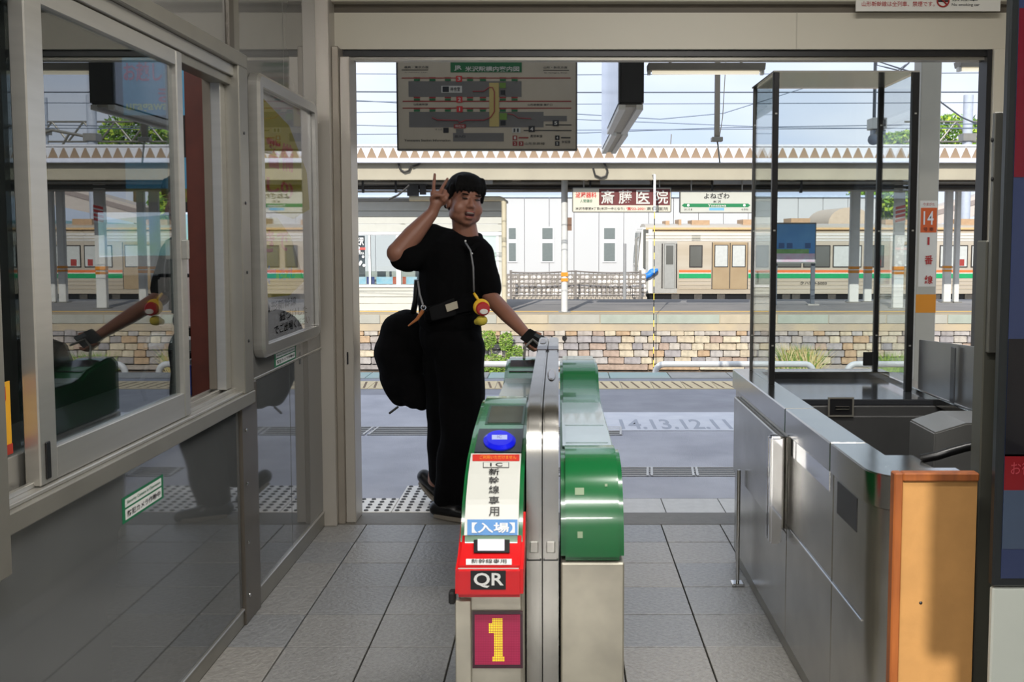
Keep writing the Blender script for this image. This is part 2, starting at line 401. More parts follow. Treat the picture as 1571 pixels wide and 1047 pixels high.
# office interior
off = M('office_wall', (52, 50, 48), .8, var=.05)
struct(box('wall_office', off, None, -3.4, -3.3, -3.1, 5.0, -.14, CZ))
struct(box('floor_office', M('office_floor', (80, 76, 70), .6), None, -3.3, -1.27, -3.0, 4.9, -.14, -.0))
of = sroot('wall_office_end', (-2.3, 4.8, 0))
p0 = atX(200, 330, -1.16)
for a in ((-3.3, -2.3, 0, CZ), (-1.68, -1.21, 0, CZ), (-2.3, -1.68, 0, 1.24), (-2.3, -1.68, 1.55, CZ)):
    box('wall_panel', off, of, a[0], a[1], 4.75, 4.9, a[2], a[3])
wood = M('brown_post', (84, 34, 20), .6, var=.15, scale=14)
tag(box('brown_post', wood, None, -1.37, -1.28, 3.62, 3.72, 0, 2.3, .004), 'reddish brown timber post just inside the ticket office window', 'post')
sk = M('poster_sky', (60, 128, 168), .6, rgb2=(90, 160, 190), scale=4)
def banner(name, label, y, z0, z1, rows):
    # hangs across the office, facing the hall
    x0, x1 = -1.76, -1.50
    t = thing(name, label, 'poster', ((x0 + x1) / 2, y, z0))
    c = [(x0, y, z0), (x1, y, z0), (x1, y, z1), (x0, y, z1)]
    plate('poster_sheet', sk, t, c, 0, .004)
    for x in (x0 + .04, x1 - .04): tube('hanging_cord', ink, t, [(x, y, z1), (x, y, CZ if z1 > 2 else 1.92)], .003, 6)
    for (s_, m, a0, a1, b0, b1) in rows: writing(s_, m, t, sub(c, a0, a1, b0, b1), .003, .02)
    return t, c
pink = M('poster_red', (190, 60, 80), .5, var=0); yel = M('poster_yellow', (196, 206, 120), .5, var=0)
banner('tourist_poster', 'blue hanging poster with red Japanese greeting seen inside the office window, upper one', 4.0, 1.92, 2.15,
       [('お越し', pink, .02, .62, .58, .92), ('ま', pink, .55, .9, .22, .5), ('uragawa', yel, .05, .7, .04, .2)])
t, c = banner('tourist_poster', 'blue and green poster hanging lower inside the office window', 4.0, 1.57, 1.75, [])
plate('poster_meadow', M('poster_meadow', (60, 110, 50), .6, rgb2=(150, 120, 60), scale=20), t, sub(c, 0, 1, 0, .3), .003)
tag(box('desk', M('desk_top', (60, 58, 56), .5), None, -1.9, -1.39, 1.2, 4.3, .70, .78, .004), 'long dark desk running behind the office window sill', 'desk')
t = thing('ticket_terminal', 'black terminal with a tilted screen on the desk behind the open office window', 'machine', (-1.5, 3.9, .78))
boxes('terminal_body', M('terminal_grey', (120, 122, 126), .5), t, [(-1.52, -1.42, 3.86, 4.0, .78, .93)], .01)
box('side_panel', M('terminal_blue', (32, 50, 130), .4), t, -1.515, -1.46, 3.853, 3.861, .80, .92)
hexa('screen', black, t, [(-1.64, 3.82, .99), (-1.42, 3.85, .97), (-1.42, 3.88, 1.03), (-1.62, 3.87, 1.05)], .03, .004)
tube('stand', dark, t, [(-1.5, 3.9, .92), (-1.5, 3.88, 1.0)], .014)
tube('cable', M('grey_cable', (110, 108, 104), .5), t, [(-1.62, 3.8, .79), (-1.63, 3.78, .86), (-1.6, 3.8, .94), (-1.56, 3.84, .98)], .008)
t = thing('monitor', 'pale back of a monitor standing inside the office window beside the brown post', 'monitor', (-1.50, 4.1, .78))
box('monitor_back', M('monitor_pale', (206, 190, 184), .5), t, -1.66, -1.46, 4.04, 4.07, 1.05, 1.26, .008)
box('monitor_frame', dark, t, -1.67, -1.45, 4.07, 4.085, 1.035, 1.275, .004)
tube('monitor_stand', dark, t, [(-1.56, 4.1, .78), (-1.56, 4.1, 1.2)], .02)
t = thing('office_fill_lamp', 'added fill lamp inside the ticket office behind the sliding window', 'lamp', (-2.2, 2.9, 3.0))  # unseen lamp added so the posters behind the glass show
box('fill_housing', white, t, -2.5, -1.9, 2.8, 3.0, 3.01, 3.08, .004); tube('hanger', alud, t, [(-2.2, 2.9, 3.08), (-2.2, 2.9, CZ)], .012)
l = bpy.data.lights.new('fill_light', 'AREA'); l.shape = 'RECTANGLE'; l.size = .6; l.size_y = .2; l.energy = 22
lo = bpy.data.objects.new('fill_light', l); COL.objects.link(lo); lo.parent = t; lo.location = (0, 0, 0)
# yellow poster on the rear sash (cartoon engine left out)
y0, y1 = 1.72, 2.12; z0, z1 = .955, 1.115
c = [(WX - .04, y0, z0), (WX - .04, y1, z0), (WX - .04, y1, z1), (WX - .04, y0, z1)]
t = thing('yellow_fare_poster', 'small orange yellow child fare poster stuck low on the rear office pane', 'poster', (WX - .04, 1.92, z0))
plate('poster_sheet', M('poster_orange', (214, 158, 40), .5, var=.04), t, c, 0, .002)
writing('こども100円', redink, t, sub(c, .05, .95, .74, .95), .002, .01)
plate('poster_band', M('poster_band_red', (160, 50, 36), .5), t, sub(c, 0, 1, 0, .14), .002, .001)
plate('poster_bubble', white, t, sub(c, .1, .35, .45, .62), .002, .001)
# framed poster by the doorway
t = thing('poster_frame', 'tall rounded aluminium poster frame with a yellow poster on the wall beside the doorway', 'poster frame', (WX + .02, 4.0, .98))
a = atX(386, 110, WX + .05); b = atX(486, 514, WX + .05); Y0, Y1 = 3.69, 4.58; Z0, Z1 = .965, 2.045
bm = bmesh.new(); r = .05
def rr(y0, y1, z0, z1, r, x, n=5):
    out = []
    for (cy, cz, q) in ((y1 - r, z1 - r, 0), (y0 + r, z1 - r, pi / 2), (y0 + r, z0 + r, pi), (y1 - r, z0 + r, 3 * pi / 2)):
        out += [(x, cy + r * cos(q + pi / 2 * k / n), cz + r * sin(q + pi / 2 * k / n)) for k in range(n + 1)]
    return out
o_ = [rr(Y0, Y1, Z0, Z1, .05, x) for x in (WX + .002, WX + .035)] + [rr(Y0 + .012, Y1 - .012, Z0 + .012, Z1 - .012, .04, WX + .045), rr(Y0 + .05, Y1 - .05, Z0 + .05, Z1 - .05, .008, WX + .045), rr(Y0 + .05, Y1 - .05, Z0 + .05, Z1 - .05, .008, WX + .028)]
rings = [[bm.verts.new(p) for p in ring] for ring in o_]
for A, B in zip(rings, rings[1:]):
    for k in range(len(A)): bm.faces.new((A[k], A[(k + 1) % len(A)], B[(k + 1) % len(A)], B[k]))
bmesh.ops.recalc_face_normals(bm, faces=bm.faces)
finish('frame', bm, alu, t)
box('backing', M('poster_paper', (196, 196, 198), .6, var=.02), t, WX + .004, WX + .020, Y0 + .045, Y1 - .045, Z0 + .045, Z1 - .045)
pc = [(WX + .0205, Y0 + .05, Z0 + .05), (WX + .0205, Y1 - .05, Z0 + .05), (WX + .0205, Y1 - .05, Z1 - .05), (WX + .0205, Y0 + .05, Z1 - .05)]
oliv = M('poster_olive', (168, 158, 40), .6, var=.05)
def patch(n, m, par, c, pts, lift=.001):
    c = [Vector(q) for q in c]; nn = (c[1] - c[0]).cross(c[3] - c[0]).normalized() * lift
    bm = bmesh.new(); vs = [bm.verts.new((c[0] * (1 - a) + c[1] * a) * (1 - b) + (c[3] * (1 - a) + c[2] * a) * b + nn) for a, b in pts]
    f = bm.faces.new(vs); bmesh.ops.triangulate(bm, faces=[f]); return finish(n, bm, m, par)
patch('printed_shape', oliv, t, pc, [(0, .98), (.55, .9), (.9, .72), (.95, .55), (.6, .5), (.3, .56), (0, .54)])
patch('printed_shape', oliv, t, pc, [(.02, .5), (.3, .5), (.55, .42), (.62, .3), (.8, .22), (.5, .17), (.1, .18), (0, .24)])
writing('警備', redink, t, sub(pc, .12, .62, .70, .82), .002, .03)
writing('し0)', redink, t, sub(pc, .12, .6, .59, .66), .002, .03)
writing('きで', redink, t, sub(pc, .05, .5, .36, .45), .002, .03)
writing('改札', blueink, t, sub(pc, .3, .6, .24, .29), .002, .02)
patch('printed_arrow', blueink, t, pc, [(.04, .27), (.14, .31), (.14, .29), (.25, .29), (.25, .25), (.14, .25), (.14, .23)], .002)
writing('山形新幹線', ink, t, sub(pc, .04, .62, .12, .16), .002, .01)
writing('紐づけした', ink, t, sub(pc, .3, .85, .07, .11), .002, .01)
writing('でご出場ください', ink, t, sub(pc, .2, .9, .02, .06), .002, .01)
box('cover_glass', pglass, t, WX + .026, WX + .028, Y0 + .049, Y1 - .049, Z0 + .049, Z1 - .049)
# small green stickers
def sticker(name, label, c, rot=0):
    cen = sum((Vector(q) for q in c), Vector()) / 4
    t = thing(name, label, 'sticker', cen)
    plate('sticker_sheet', greenink, t, c, .001, .0008)
    plate('white_field', white, t, sub(c, .06, .94, .58, .9), .0018, .0006)
    plate('white_field', white, t, sub(c, .06, .94, .10, .5), .0018, .0006)
    writing('Security Camera in Operation', greenink, t, sub(c, .1, .9, .66, .82), .0028, .01)
    writing('防犯カメラ作動中', ink, t, sub(c, .1, .9, .18, .42), .0028, .01)
a0 = atX(187, 777, WX); a1 = atX(250, 742, WX); a2 = atX(187, 746, WX)
sticker('camera_notice_sticker', 'green and white security camera sticker on the grey panel below the office window', [(WX, a0.y, .665), (WX, a1.y, .665), (WX, a1.y, .735), (WX, a0.y, .735)])
a0 = atX(421, 570, WX); a1 = atX(454, 560, WX)
sticker('camera_notice_sticker', 'green and white security camera sticker under the tall poster frame', [(WX, a0.y, .875 + .02), (WX, a1.y, .895), (WX, a1.y, .955), (WX, a0.y, .955)])

# ---------------------------------------------------------------- unseen ceiling lamps added to brighten the hall
for i, (x, y, z) in enumerate(FILL_LIGHTS):
    lab = ['ceiling lamp farthest back in the hall', 'ceiling lamp above the photographer', 'ceiling lamp above the steel counter'][i]
    t = thing('fill_ceiling_lamp', 'added fill light as a long white ' + lab, 'lamp', (x, y, z), 'added fill lamps of the hall')
    box('fill_housing', white, t, x - .65, x + .65, y - .15, y + .15, z + .02, z + .1, .005)
    box('lamp_tube', M('fill_glow', (255, 246, 232), .5, var=0, emit=2.5), t, x - .6, x + .6, y - .11, y + .11, z + .005, z + .019)
    tube('hanger', alud, t, [(x, y, z + .1), (x, y, CZ)], .012)
    l = bpy.data.lights.new('fill_light', 'AREA'); l.shape = 'RECTANGLE'; l.size = 1.2; l.size_y = .24; l.energy = FILL_POWER; l.color = (1, .97, .93)
    lo = bpy.data.objects.new('fill_light', l); COL.objects.link(lo); lo.parent = t; lo.location = (0, 0, 0)

# ================================================================ TICKET GATE
gate = thing('ticket_gate', 'green and stainless automatic ticket gate unit with red QR reader and number 1 display', 'ticket gate', (0, 3.2, 0))
XL0, XL1 = -.24, -.088
lp = [atX(u, v, XL0) for u, v in ((707, 798), (717, 697), (739, 614))]
PL = [(2.30, .60), (2.335, .70), (2.385, .775), (2.45, .822), (2.53, .858), (2.72, .893), (3.02, .922), (3.10, .920), (3.20, .895), (3.30, .84), (3.42, .812), (4.18, .80), (4.26, .812), (4.32, .838), (4.50, .865), (4.58, .865), (4.62, .84), (4.62, .60)]
prism('left_cover', green, gate, PL, XL0, XL1, .012, smooth=True)
valley = M('valley_grey', (150, 168, 170), .2, 0, var=.04, coat=.3)
def strip(name, mat, pts, x0, x1, lift=.0015, par=gate, th=.003):
    # thin sheet following the profile points, lifted off it
    bm = bmesh.new(); rows = []
    for i, p in enumerate(pts):
        q0 = V(pts[max(0, i - 1)]); q1 = V(pts[min(len(pts) - 1, i + 1)]); d = (q1 - q0).normalized(); n = V((-d.y, d.x))
        if n.y < 0 or (abs(n.y) < .3 and n.x > 0): n = -n
        a = V(p) + n * lift; b = V(p) + n * (lift - th)
        rows.append([bm.verts.new((x0, a.x, a.y)), bm.verts.new((x1, a.x, a.y)), bm.verts.new((x1, b.x, b.y)), bm.verts.new((x0, b.x, b.y))])
    for A, B in zip(rows, rows[1:]):
        for k in range(4): bm.faces.new((A[k], A[(k + 1) % 4], B[(k + 1) % 4], B[k]))
    bm.faces.new(rows[0]); bm.faces.new(rows[-1][::-1]); bmesh.ops.recalc_face_normals(bm, faces=bm.faces)
    return finish(name, bm, mat, par, smooth=False)
strip('valley_cover', valley, [(3.32, .836), (3.43, .812), (4.17, .80), (4.24, .810)], XL0 + .006, XL1 - .004)
def on_profile(P, v):
    """where the sight line of row v meets the profile polyline (Y, z)"""
    b = (CY - v) / F; dy = b * sin(PITCH) + cos(PITCH); dz = b * cos(PITCH) - sin(PITCH)
    best = None
    for p, q in zip(P, P[1:]):
        ex, ez = q[0] - p[0], q[1] - p[1]; den = dy * ez - dz * ex
        if abs(den) < 1e-9: continue
        s = (dy * (H - p[1]) + dz * p[0]) / den
        t = (p[0] + ex * s) / dy
        if -1e-6 <= s <= 1 + 1e-6 and t > 0 and (best is None or t < best[0]): best = (t, p[0] + ex * s, p[1] + ez * s)
    return best
def pq(P, u0, u1, v0, v1, u2=None, u3=None):
    """quad (ll, lr, ur, ul) on the profile; u0,u1 lower edge, u2,u3 upper edge"""
    lo = on_profile(P, v1); hi = on_profile(P, v0)
    if u2 is None: u2, u3 = u0, u1
    f = lambda u, r: V(((u - CX) / F * r[0], r[1], r[2]))
    return [f(u0, lo), f(u1, lo), f(u3, hi), f(u2, hi)]
def pstrip(name, mat, P, X0, X1, v0, v1, lift=.0015, par=gate, th=.003, n=8):
    pts = []
    for k in range(n + 1):
        r = on_profile(P, v1 + (v0 - v1) * k / n)
        if r: pts.append((r[1], r[2]))
    return strip(name, mat, pts, X0, X1, lift, par, th)
# screen, IC reader, label panel
scr = pstrip('screen_bezel', M('bezel_dark', (20, 62, 38), .3), PL, XL0 + .03, XL1 - .012, 622, 652, .001)
pstrip('screen', M('screen_off', (74, 78, 70), .12, var=.1, scale=20), PL, XL0 + .037, XL1 - .018, 625, 650, .003)
pstrip('reader_base', M('reader_base', (26, 34, 42), .2), PL, XL0 + .018, XL1 - .010, 660, 696, .004)
q = pq(PL, 741, 792, 665, 694); cen = sum(q, V()) / 4; ux = (q[1] - q[0]) / 2; uy = (q[3] - q[0]) / 2; nn = ux.cross(uy).normalized()
def disc(name, mat, par, cen, ux, uy, n, h, seg=28, top=.8):
    bm = bmesh.new(); rings = []
    for (s, k) in ((1, 0), (1, h * .5), (top, h)):
        rings.append([bm.verts.new(cen + ux * cos(2 * pi * i / seg) * s + uy * sin(2 * pi * i / seg) * s + n * k) for i in range(seg)])
    for A, B in zip(rings, rings[1:]):
        for i in range(seg): bm.faces.new((A[i], A[(i + 1) % seg], B[(i + 1) % seg], B[i]))
    bm.faces.new(rings[-1]); bm.faces.new(rings[0][::-1]); bmesh.ops.recalc_face_normals(bm, faces=bm.faces)
    return finish(name, bm, mat, par, smooth=False)
rd = disc('card_reader', M('reader_blue', (14, 20, 170), .12, var=.0, emit=.55), gate, cen, ux, uy, nn, .014)
qq = sub(q, .27, .73, .38, .62, .0155)
hexa('reader_window', M('reader_window', (150, 160, 200), .3, emit=.25), rd, qq, .001)
writing('IC', M('ic_grey', (90, 90, 150), .4, var=0), rd, sub(qq, .35, .65, .2, .8), .001)
wp = pstrip('label_panel', M('label_white', (196, 197, 190), .35, var=.02), PL, XL0 + .010, XL1 - .010, 697, 822, .002, n=16)
wl_ = .0035
def pw(s, mat, u0, u1, v0, v1, par, lift=.0045, bold=.02, P=PL): return writing(s, mat, par, pq(P, u0, u1, v0, v1), lift, bold)
def pplate(name, mat, u0, u1, v0, v1, par, lift=.003, P=PL, th=.001): return hexa(name, mat, par, sub(pq(P, u0, u1, v0, v1), 0, 1, 0, 1, lift), th)
pplate('red_band', M('band_red', (186, 44, 34), .4), 725, 797, 699, 709, wp, .0032)
writing('ご利用いただけません', M('orange_ink', (230, 140, 40), .5, var=0), wp, pq(PL, 736, 792, 701, 707), .0045, .01)
pplate('ic_box', ink, 741, 781, 711, 719.5, wp, .003); pplate('ic_box_fill', MATS['label_white'], 742, 780, 711.6, 718.8, wp, .0036)
pw('I C', ink, 752, 771, 712.5, 718, wp)
for s_, va, vb in (('新', 721, 731), ('幹', 733, 744), ('線', 747, 759), ('専', 763, 776), ('用', 779, 793)): pw(s_, ink, 750, 766, va, vb, wp, .0042, .012)
pplate('blue_band', M('band_blue', (20, 120, 190), .4), 717, 794, 798, 822, wp, .003)
pw('【入場】', white, 724, 790, 803, 819, wp, .0045, .02)
# QR unit
KZ = at(0, 871.5, 2.246).z
PQ = [(2.235, .585), (2.246, KZ), (2.31, .672), (2.40, .735), (2.43, .745), (2.47, .70), (2.40, .60), (2.33, .575)]
qr = prism('qr_reader', red, gate, PQ, -.243, -.083, .008, smooth=True)
PQt = [(2.235, .585), (2.246, KZ), (2.31, .672), (2.40, .735)]
pplate('reader_surround', black, 727, 782, 824, 850, qr, .004, PQt)
pplate('reader_glass', M('reader_glass', (196, 190, 206), .12, emit=.5), 733, 774, 830.5, 848, qr, .007, PQt)
writing('QR', white, qr, pq(PQt, 751, 772, 823, 828.5), .004, .02)
writing('読取部', white, qr, pq(PQt, 736, 749, 823, 828.5), .004, .0)
pplate('white_label', white, 715, 785, 859, 868, qr, .002, PQt)
writing('新幹線専用', ink, qr, pq(PQt, 723, 777, 860, 867), .004, .005)
pplate('white_stripe', white, 703, 796, 871.8, 873.2, qr, .002, PQt)
pplate('qr_plate', ink, 722, 776, 876, 905, qr, .0015, PQt)
writing('QR', white, qr, pq(PQt, 727, 773, 879, 902), .004, .02)
# stainless bodies below
box('left_body', steeld, gate, XL0, XL1, 2.30, 4.62, .0, .60, .004)
box('side_rail', steeld, gate, XL0 - .008, XL0 + .03, 2.285, 2.30, .0, .56, .002)
box('bump_stop', rubber, gate, XL0 - .022, XL0 - .006, 2.27, 2.30, .555, .585, .004)
c = quad(725, 802, 938, 1025, 2.297)
led = plate('led_frame', M('led_frame', (60, 16, 36), .3), gate, c, .004, .006)
plate('led_panel', M('led_magenta', (150, 20, 66), .3, var=.1, scale=40, emit=.25), led, sub(c, .05, .95, .07, .95), .0055, .002)
bmy = bmesh.new(); bmd = bmesh.new(); NX, NY = 26, 30
glyph = {}
for iy in range(NY):
    for ix in range(NX):
        a = (ix + .5) / NX; b = (iy + .5) / NY
        x = ix - NX / 2; on = False
        if 2 <= iy <= 4 and -3 <= x <= 3: on = True
        elif 4 < iy < 28 and -2 <= x + (.0) <= 2 - (iy > 15) * 0: on = True
        if 19 <= iy <= 24 and -5 <= x <= -2: on = True
        if 24 < iy < 28 and -3 <= x <= 1: on = True
        q = sub(c, .05 + .9 * a - .012, .05 + .9 * a + .012, .07 + .88 * b - .0105, .07 + .88 * b + .0105, .0062)
        B_ = bmy if on else bmd
        B_.faces.new([B_.verts.new(p) for p in q])
o = finish('lit_dots', bmy, M('led_yellow', (236, 214, 40), .4, var=0, emit=.6), led); o['kind'] = 'stuff'
o = finish('unlit_dots', bmd, M('led_dim', (178, 40, 84), .4, var=0, emit=.12), led); o['kind'] = 'stuff'
# centre fins (two stainless handrails)
for (x0, x1, yo) in ((-.084, -.044, 0), (-.041, .0, 0)):
    pf = [(2.50, 0), (2.50, .84), (2.512, .89), (2.535, .93), (2.57, .958), (2.62, .975), (2.75, .985), (3.9, .995), (4.3, .985), (4.45, .94), (4.5, .86), (4.5, 0)]
    f = prism('center_fin', steelb, gate, pf, x0, x1, .005, smooth=True)
    box('fin_seam', dark, f, x0 + .001, x1 - .001, 2.4985, 2.5005, .585, .588)
    box('square_cap', alu, f, x0 + .009, x1 - .009, 2.495, 2.501, .607, .637, .002)
    sy = 3.75
    box('fin_band', M('fin_band_grey', (96, 96, 102), .3, .5), f, x0 + .0, x1 - .0, sy, sy + .11, .990, .9965, .001)
for (xa, ya, yb) in ((-.022, 2.98, 3.22), (-.064, 3.95, 4.12)):
    disc('sensor_window', M('sensor_dark', (70, 64, 58), .15), gate, V((xa, (ya + yb) / 2, .9895 if ya < 3.5 else .9955)), V((.013, 0, 0)), V((0, (yb - ya) / 2, .001)), V((0, 0, 1)), .003)
# right cover
XR0, XR1 = .006, .171
PR = [(2.49, .585), (2.495, .64), (2.52, .71), (2.565, .775), (2.63, .815), (2.72, .832), (2.80, .826), (2.87, .80), (2.95, .782), (3.85, .768), (3.98, .775), (4.10, .80), (4.17, .845), (4.22, .872), (4.55, .872), (4.6, .85), (4.6, .585)]
prism('right_cover', green, gate, PR, XR0, XR1, .012, smooth=True)
strip('valley_cover', valley, [(2.99, .782), (3.4, .7755), (3.86, .768)], XR0 + .006, XR1 - .006, .002)
strip('valley_lid', valley, [(3.03, .7815), (3.3, .7775)], XR0 + .016, XR1 - .016, .004, th=.002)
strip('valley_lid', valley, [(3.34, .7765), (3.8, .769)], XR0 + .016, XR1 - .016, .004, th=.002)
box('right_body', steeld, gate, XR0, XR1, 2.49, 4.6, 0, .582, .004)
pplate('paint_chip', M('chip_grey', (140, 160, 130), .7), 882, 896, 749, 760, gate, .0015, PR[:6])
pplate('paint_chip', M('chip_grey', (140, 160, 130), .7), 928, 932, 743, 747, gate, .0015, PR[:6])
pplate('paint_chip', M('chip_grey', (140, 160, 130), .7), 886, 894, 816, 826, gate, .0015, PR[:6])
qd = [on_profile(PL[12:], v) for v in (556, 574)]
strip('far_screen', M('far_screen', (34, 32, 34), .2), [(4.30, .829), (4.46, .860)], XL0 + .02, XL1 - .02, .003)
tube('gate_cable', M('grey_cable', (110, 108, 104), .5), gate, [(-.16, 4.5, .865), (-.155, 4.52, .92), (-.12, 4.54, .95), (-.085, 4.47, .93)], .006, 8)

# ================================================================ STAFF COUNTER
ct = thing('staff_counter', 'stainless steel staff counter with panelled side and open well right of the ticket gate', 'counter', (1.1, 3.3, 0))
cX = .765; yN = 2.32; yF = 4.27; cz = .85
def cb(n, m, x0, x1, y0, y1, z0, z1, bev=.003): return box(n, m, ct, x0, x1, y0, y1, z0, z1, bev)
seams = [yF, 3.27, 2.72]
cb('rim_segment', steel, cX, .87, seams[1] + .0015, seams[0], .765, cz, .004)
cb('rim_segment', steel, cX, .87, seams[2] + .0015, seams[1] - .0015, .765, cz, .004)
# rounded near corner
def corner(z0, z1, off, name, mat, xr, thick=.105, r=.10):
    o_ = []; x0 = cX + off; y0 = yN + off
    pts = [(x0, seams[2] - .0015), (x0, y0 + r)] + [(x0 + r - r * cos(q), y0 + r - r * sin(q)) for q in [pi / 2 * k / 8 for k in range(1, 8)]] + [(x0 + r, y0), (xr, y0)]
    inn = [(xr, y0 + thick), (x0 + thick + .02, y0 + thick), (x0 + thick, y0 + thick + .02), (x0 + thick, seams[2] - .0015)]
    return prism(name, mat, ct, pts + inn, z0, z1, .003, axis='Z', smooth=True)
corner(.765, cz, 0, 'rim_corner', steel, 1.0)
corner(0.05, .762, .012, 'corner_panel', steelb, 1.0, .05)
s1, s2 = 3.27, 2.72
px = cX + .012
cb('side_panel', steelb, px, px + .05, s1 + .002, 4.25, .42, .762)
cb('side_panel', steelb, px, px + .05, s1 + .002, 4.25, .05, .418)
cb('side_panel', steelb, px, px + .05, s2 + .002, s1 - .002, .45, .762)
cb('side_panel', steelb, px, px + .05, s2 + .002, s1 - .002, .05, .446)
cb('kick_plate', alud, px + .006, px + .05, 2.45, 4.25, 0, .05)
cb('panel_strip', chrome, px - .004, px + .002, s2, s1, .446, .452, .001)
cb('panel_strip', chrome, px - .004, px + .002, 2.44, s2, .446, .452, .001)
dr = cb('counter_door', steelb, cX - .012, px, 3.31, 4.16, .42, .745, .004)
bm = bmesh.new()
badd(bm, cX - .05, cX - .008, 3.255, 3.285, .385, .755, .008)
badd(bm, cX - .05, cX - .008, 3.292, 3.318, .385, .755, .008)
finish('door_bar', bm, chrome, dr)
cb('reflection_patch', dark, px - .0015, px + .002, 2.50, 2.68, .66, .75, .0005)  # dark reflection on the steel, put in as a flat dark patch
cb('reflection_patch', chrome, px - .0015, px + .002, 2.76, 3.22, .70, .758, .0005)
tp = [(cX - .03, 3.93, .012), (cX - .03, 3.93, .48)]
g = tube('guard_bar', chrome, ct, tp, .008); box('bar_foot', chrome, ct, cX - .055, cX - .005, 3.905, 3.955, 0, .012, .002)
# far end block and inner cabinet
cb('far_top', M('dark_worktop', (64, 66, 70), .12, .5), .871, 1.42, 3.62, 4.16, .80, .822, .003)
cb('far_rim', steel, .871, 1.42, 4.16, 4.27, .78, .85, .004)
idk = M('dark_steel', (92, 92, 92), .3, .6, var=.06)
cb('inner_front', idk, .872, 1.42, 3.60, 3.66, .05, .80)
dd = cb('inner_door', idk, .895, 1.375, 3.585, 3.60, .12, .765, .003)
pc_ = quad(1272, 1307, 612, 637, 3.585)
box('recessed_pull', dark, dd, pc_[0][0], pc_[1][0], 3.580, 3.586, pc_[0][2], pc_[2][2], .002)
boxes('pull_frame', alud, dd, [(pc_[0][0] - .006, pc_[1][0] + .006, 3.578, 3.585, pc_[2][2], pc_[2][2] + .006), (pc_[0][0] - .006, pc_[1][0] + .006, 3.578, 3.585, pc_[0][2] - .006, pc_[0][2]), (pc_[0][0] - .006, pc_[0][0], 3.578, 3.585, pc_[0][2], pc_[2][2]), (pc_[1][0], pc_[1][0] + .006, 3.578, 3.585, pc_[0][2], pc_[2][2])])
box('pull_bar', chrome, dd, pc_[0][0] + .02, pc_[1][0] - .01, 3.574, 3.580, (pc_[0][2] + pc_[2][2]) / 2 - .008, (pc_[0][2] + pc_[2][2]) / 2 + .003, .002)
cb('well_floor', dark, .83, 1.42, 2.45, 3.6, .02, .05)
cb('right_side', idk, 1.42, 1.47, 2.45, 4.27, .05, .80)
cb('right_rim', steel, 1.40, 1.48, 3.0, 4.27, .80, .835, .003)
cb('inner_shelf', steel, .87, 1.0, 2.43, 2.72, .80, .815, .002)
hexa('splash_panel', M('satin_steel', (160, 160, 160), .3, .8, var=.1, scale=4), ct, [(1.40, 3.78, .837), (1.43, 2.95, .837), (1.43, 2.95, 1.075), (1.40, 3.78, 1.03)], .012, .002)
cb('splash_rib', M('splash_rib', (90, 92, 96), .3, .6), 1.395, 1.40, 3.42, 3.46, .84, 1.04)
t = thing('card_machine', 'pale grey sloped metal box on the counter behind the wooden board', 'machine', (1.25, 2.9, .835))
prism('machine_case', M('machine_grey', (112, 112, 110), .35, .4, var=.04), t, [(1.07, .72), (1.46, .72), (1.46, .90), (1.16, .90), (1.07, .872)], 2.75, 2.95, .004, axis='Y')
box('machine_base', dark, t, 1.075, 1.455, 2.76, 2.94, .66, .72)
bx_ = tube('black_cable', black, None, [(1.0, 2.66, .818)] + [(1.0 + .22 * k / 6, 2.64, .818 + .05 * sin(k / 6 * pi / 2)) for k in range(1, 7)] + [(1.34, 2.64, .872), (1.42, 2.64, .86)], .012)
tag(bx_, 'thick black cable arching in front of the grey metal box on the counter', 'cable')

# glass booth on the counter
gb = thing('glass_screen_box', 'tall clear acrylic screen box with black corner posts on the steel counter', 'screen', (1.1, 4.0, .85))
gx0, gx1, gy0, gy1, gz = .838, 1.375, 3.82, 4.22, 2.06
for (x, y, w, zb, m) in ((gx0, gy0, .022, .85, black), (gx0, gy1, .016, .85, M('grey_post', (84, 82, 80), .4, .3)), (gx1, gy0, .026, .822, black), (gx1 + .0, gy1, .022, .85, black)):
    pst = box('corner_post', m, gb, x - w / 2, x + w / 2, y - w / 2, y + w / 2, zb, gz, .002)
    for z in (1.0, 1.45, 1.9): box('post_screw', alu, pst, x - .004, x + .004, y - w / 2 - .001, y - w / 2 + .001, z, z + .006)
box('pane', glass, gb, gx0 - .002, gx0 + .002, gy0 + .011, gy1 - .008, .852, gz - .004)
box('pane', glass, gb, gx1 - .002, gx1 + .002, gy0 + .013, gy1 - .011, .852, gz - .004)
box('pane', glass, gb, gx0 + .008, gx1 - .011, gy1 - .002, gy1 + .002, .852, gz - .004)
box('top_pane', M('smoked_top', (120, 118, 112), .12, .1), gb, gx0 - .012, gx1 + .013, gy0 - .011, gy1 + .011, gz, gz + .006)
box('hinge_bracket', black, gb, gx1 - .055, gx1 - .012, gy1 - .01, gy1 - .004, .87, .93, .002)

# wooden framed board
wd = M('pine_frame', (150, 84, 34), .5, rgb2=(116, 60, 24), scale=7, stretch=(6, 6, .8))
fb = M('fibreboard', (166, 122, 68), .75, var=.07, scale=14, bump=.1)
t = thing('wooden_board', 'pine framed tan fibreboard panel standing against the near end of the counter', 'board', (.93, 2.26, 0))
box('board_panel', fb, t, .805, .984, 2.262, 2.272, .02, .86)
box('frame_stile', wd, t, .785, .806, 2.25, 2.28, 0, .878, .003)
box('frame_rail', wd, t, .806, .984, 2.25, 2.28, .858, .878, .003)
bm = bmesh.new(); p = at(1413, 926, 2.26); ell(bm, (p.x, 2.2615, p.z), (.004, .002, .004), seg=8); finish('nail_head', bm, dark, t)
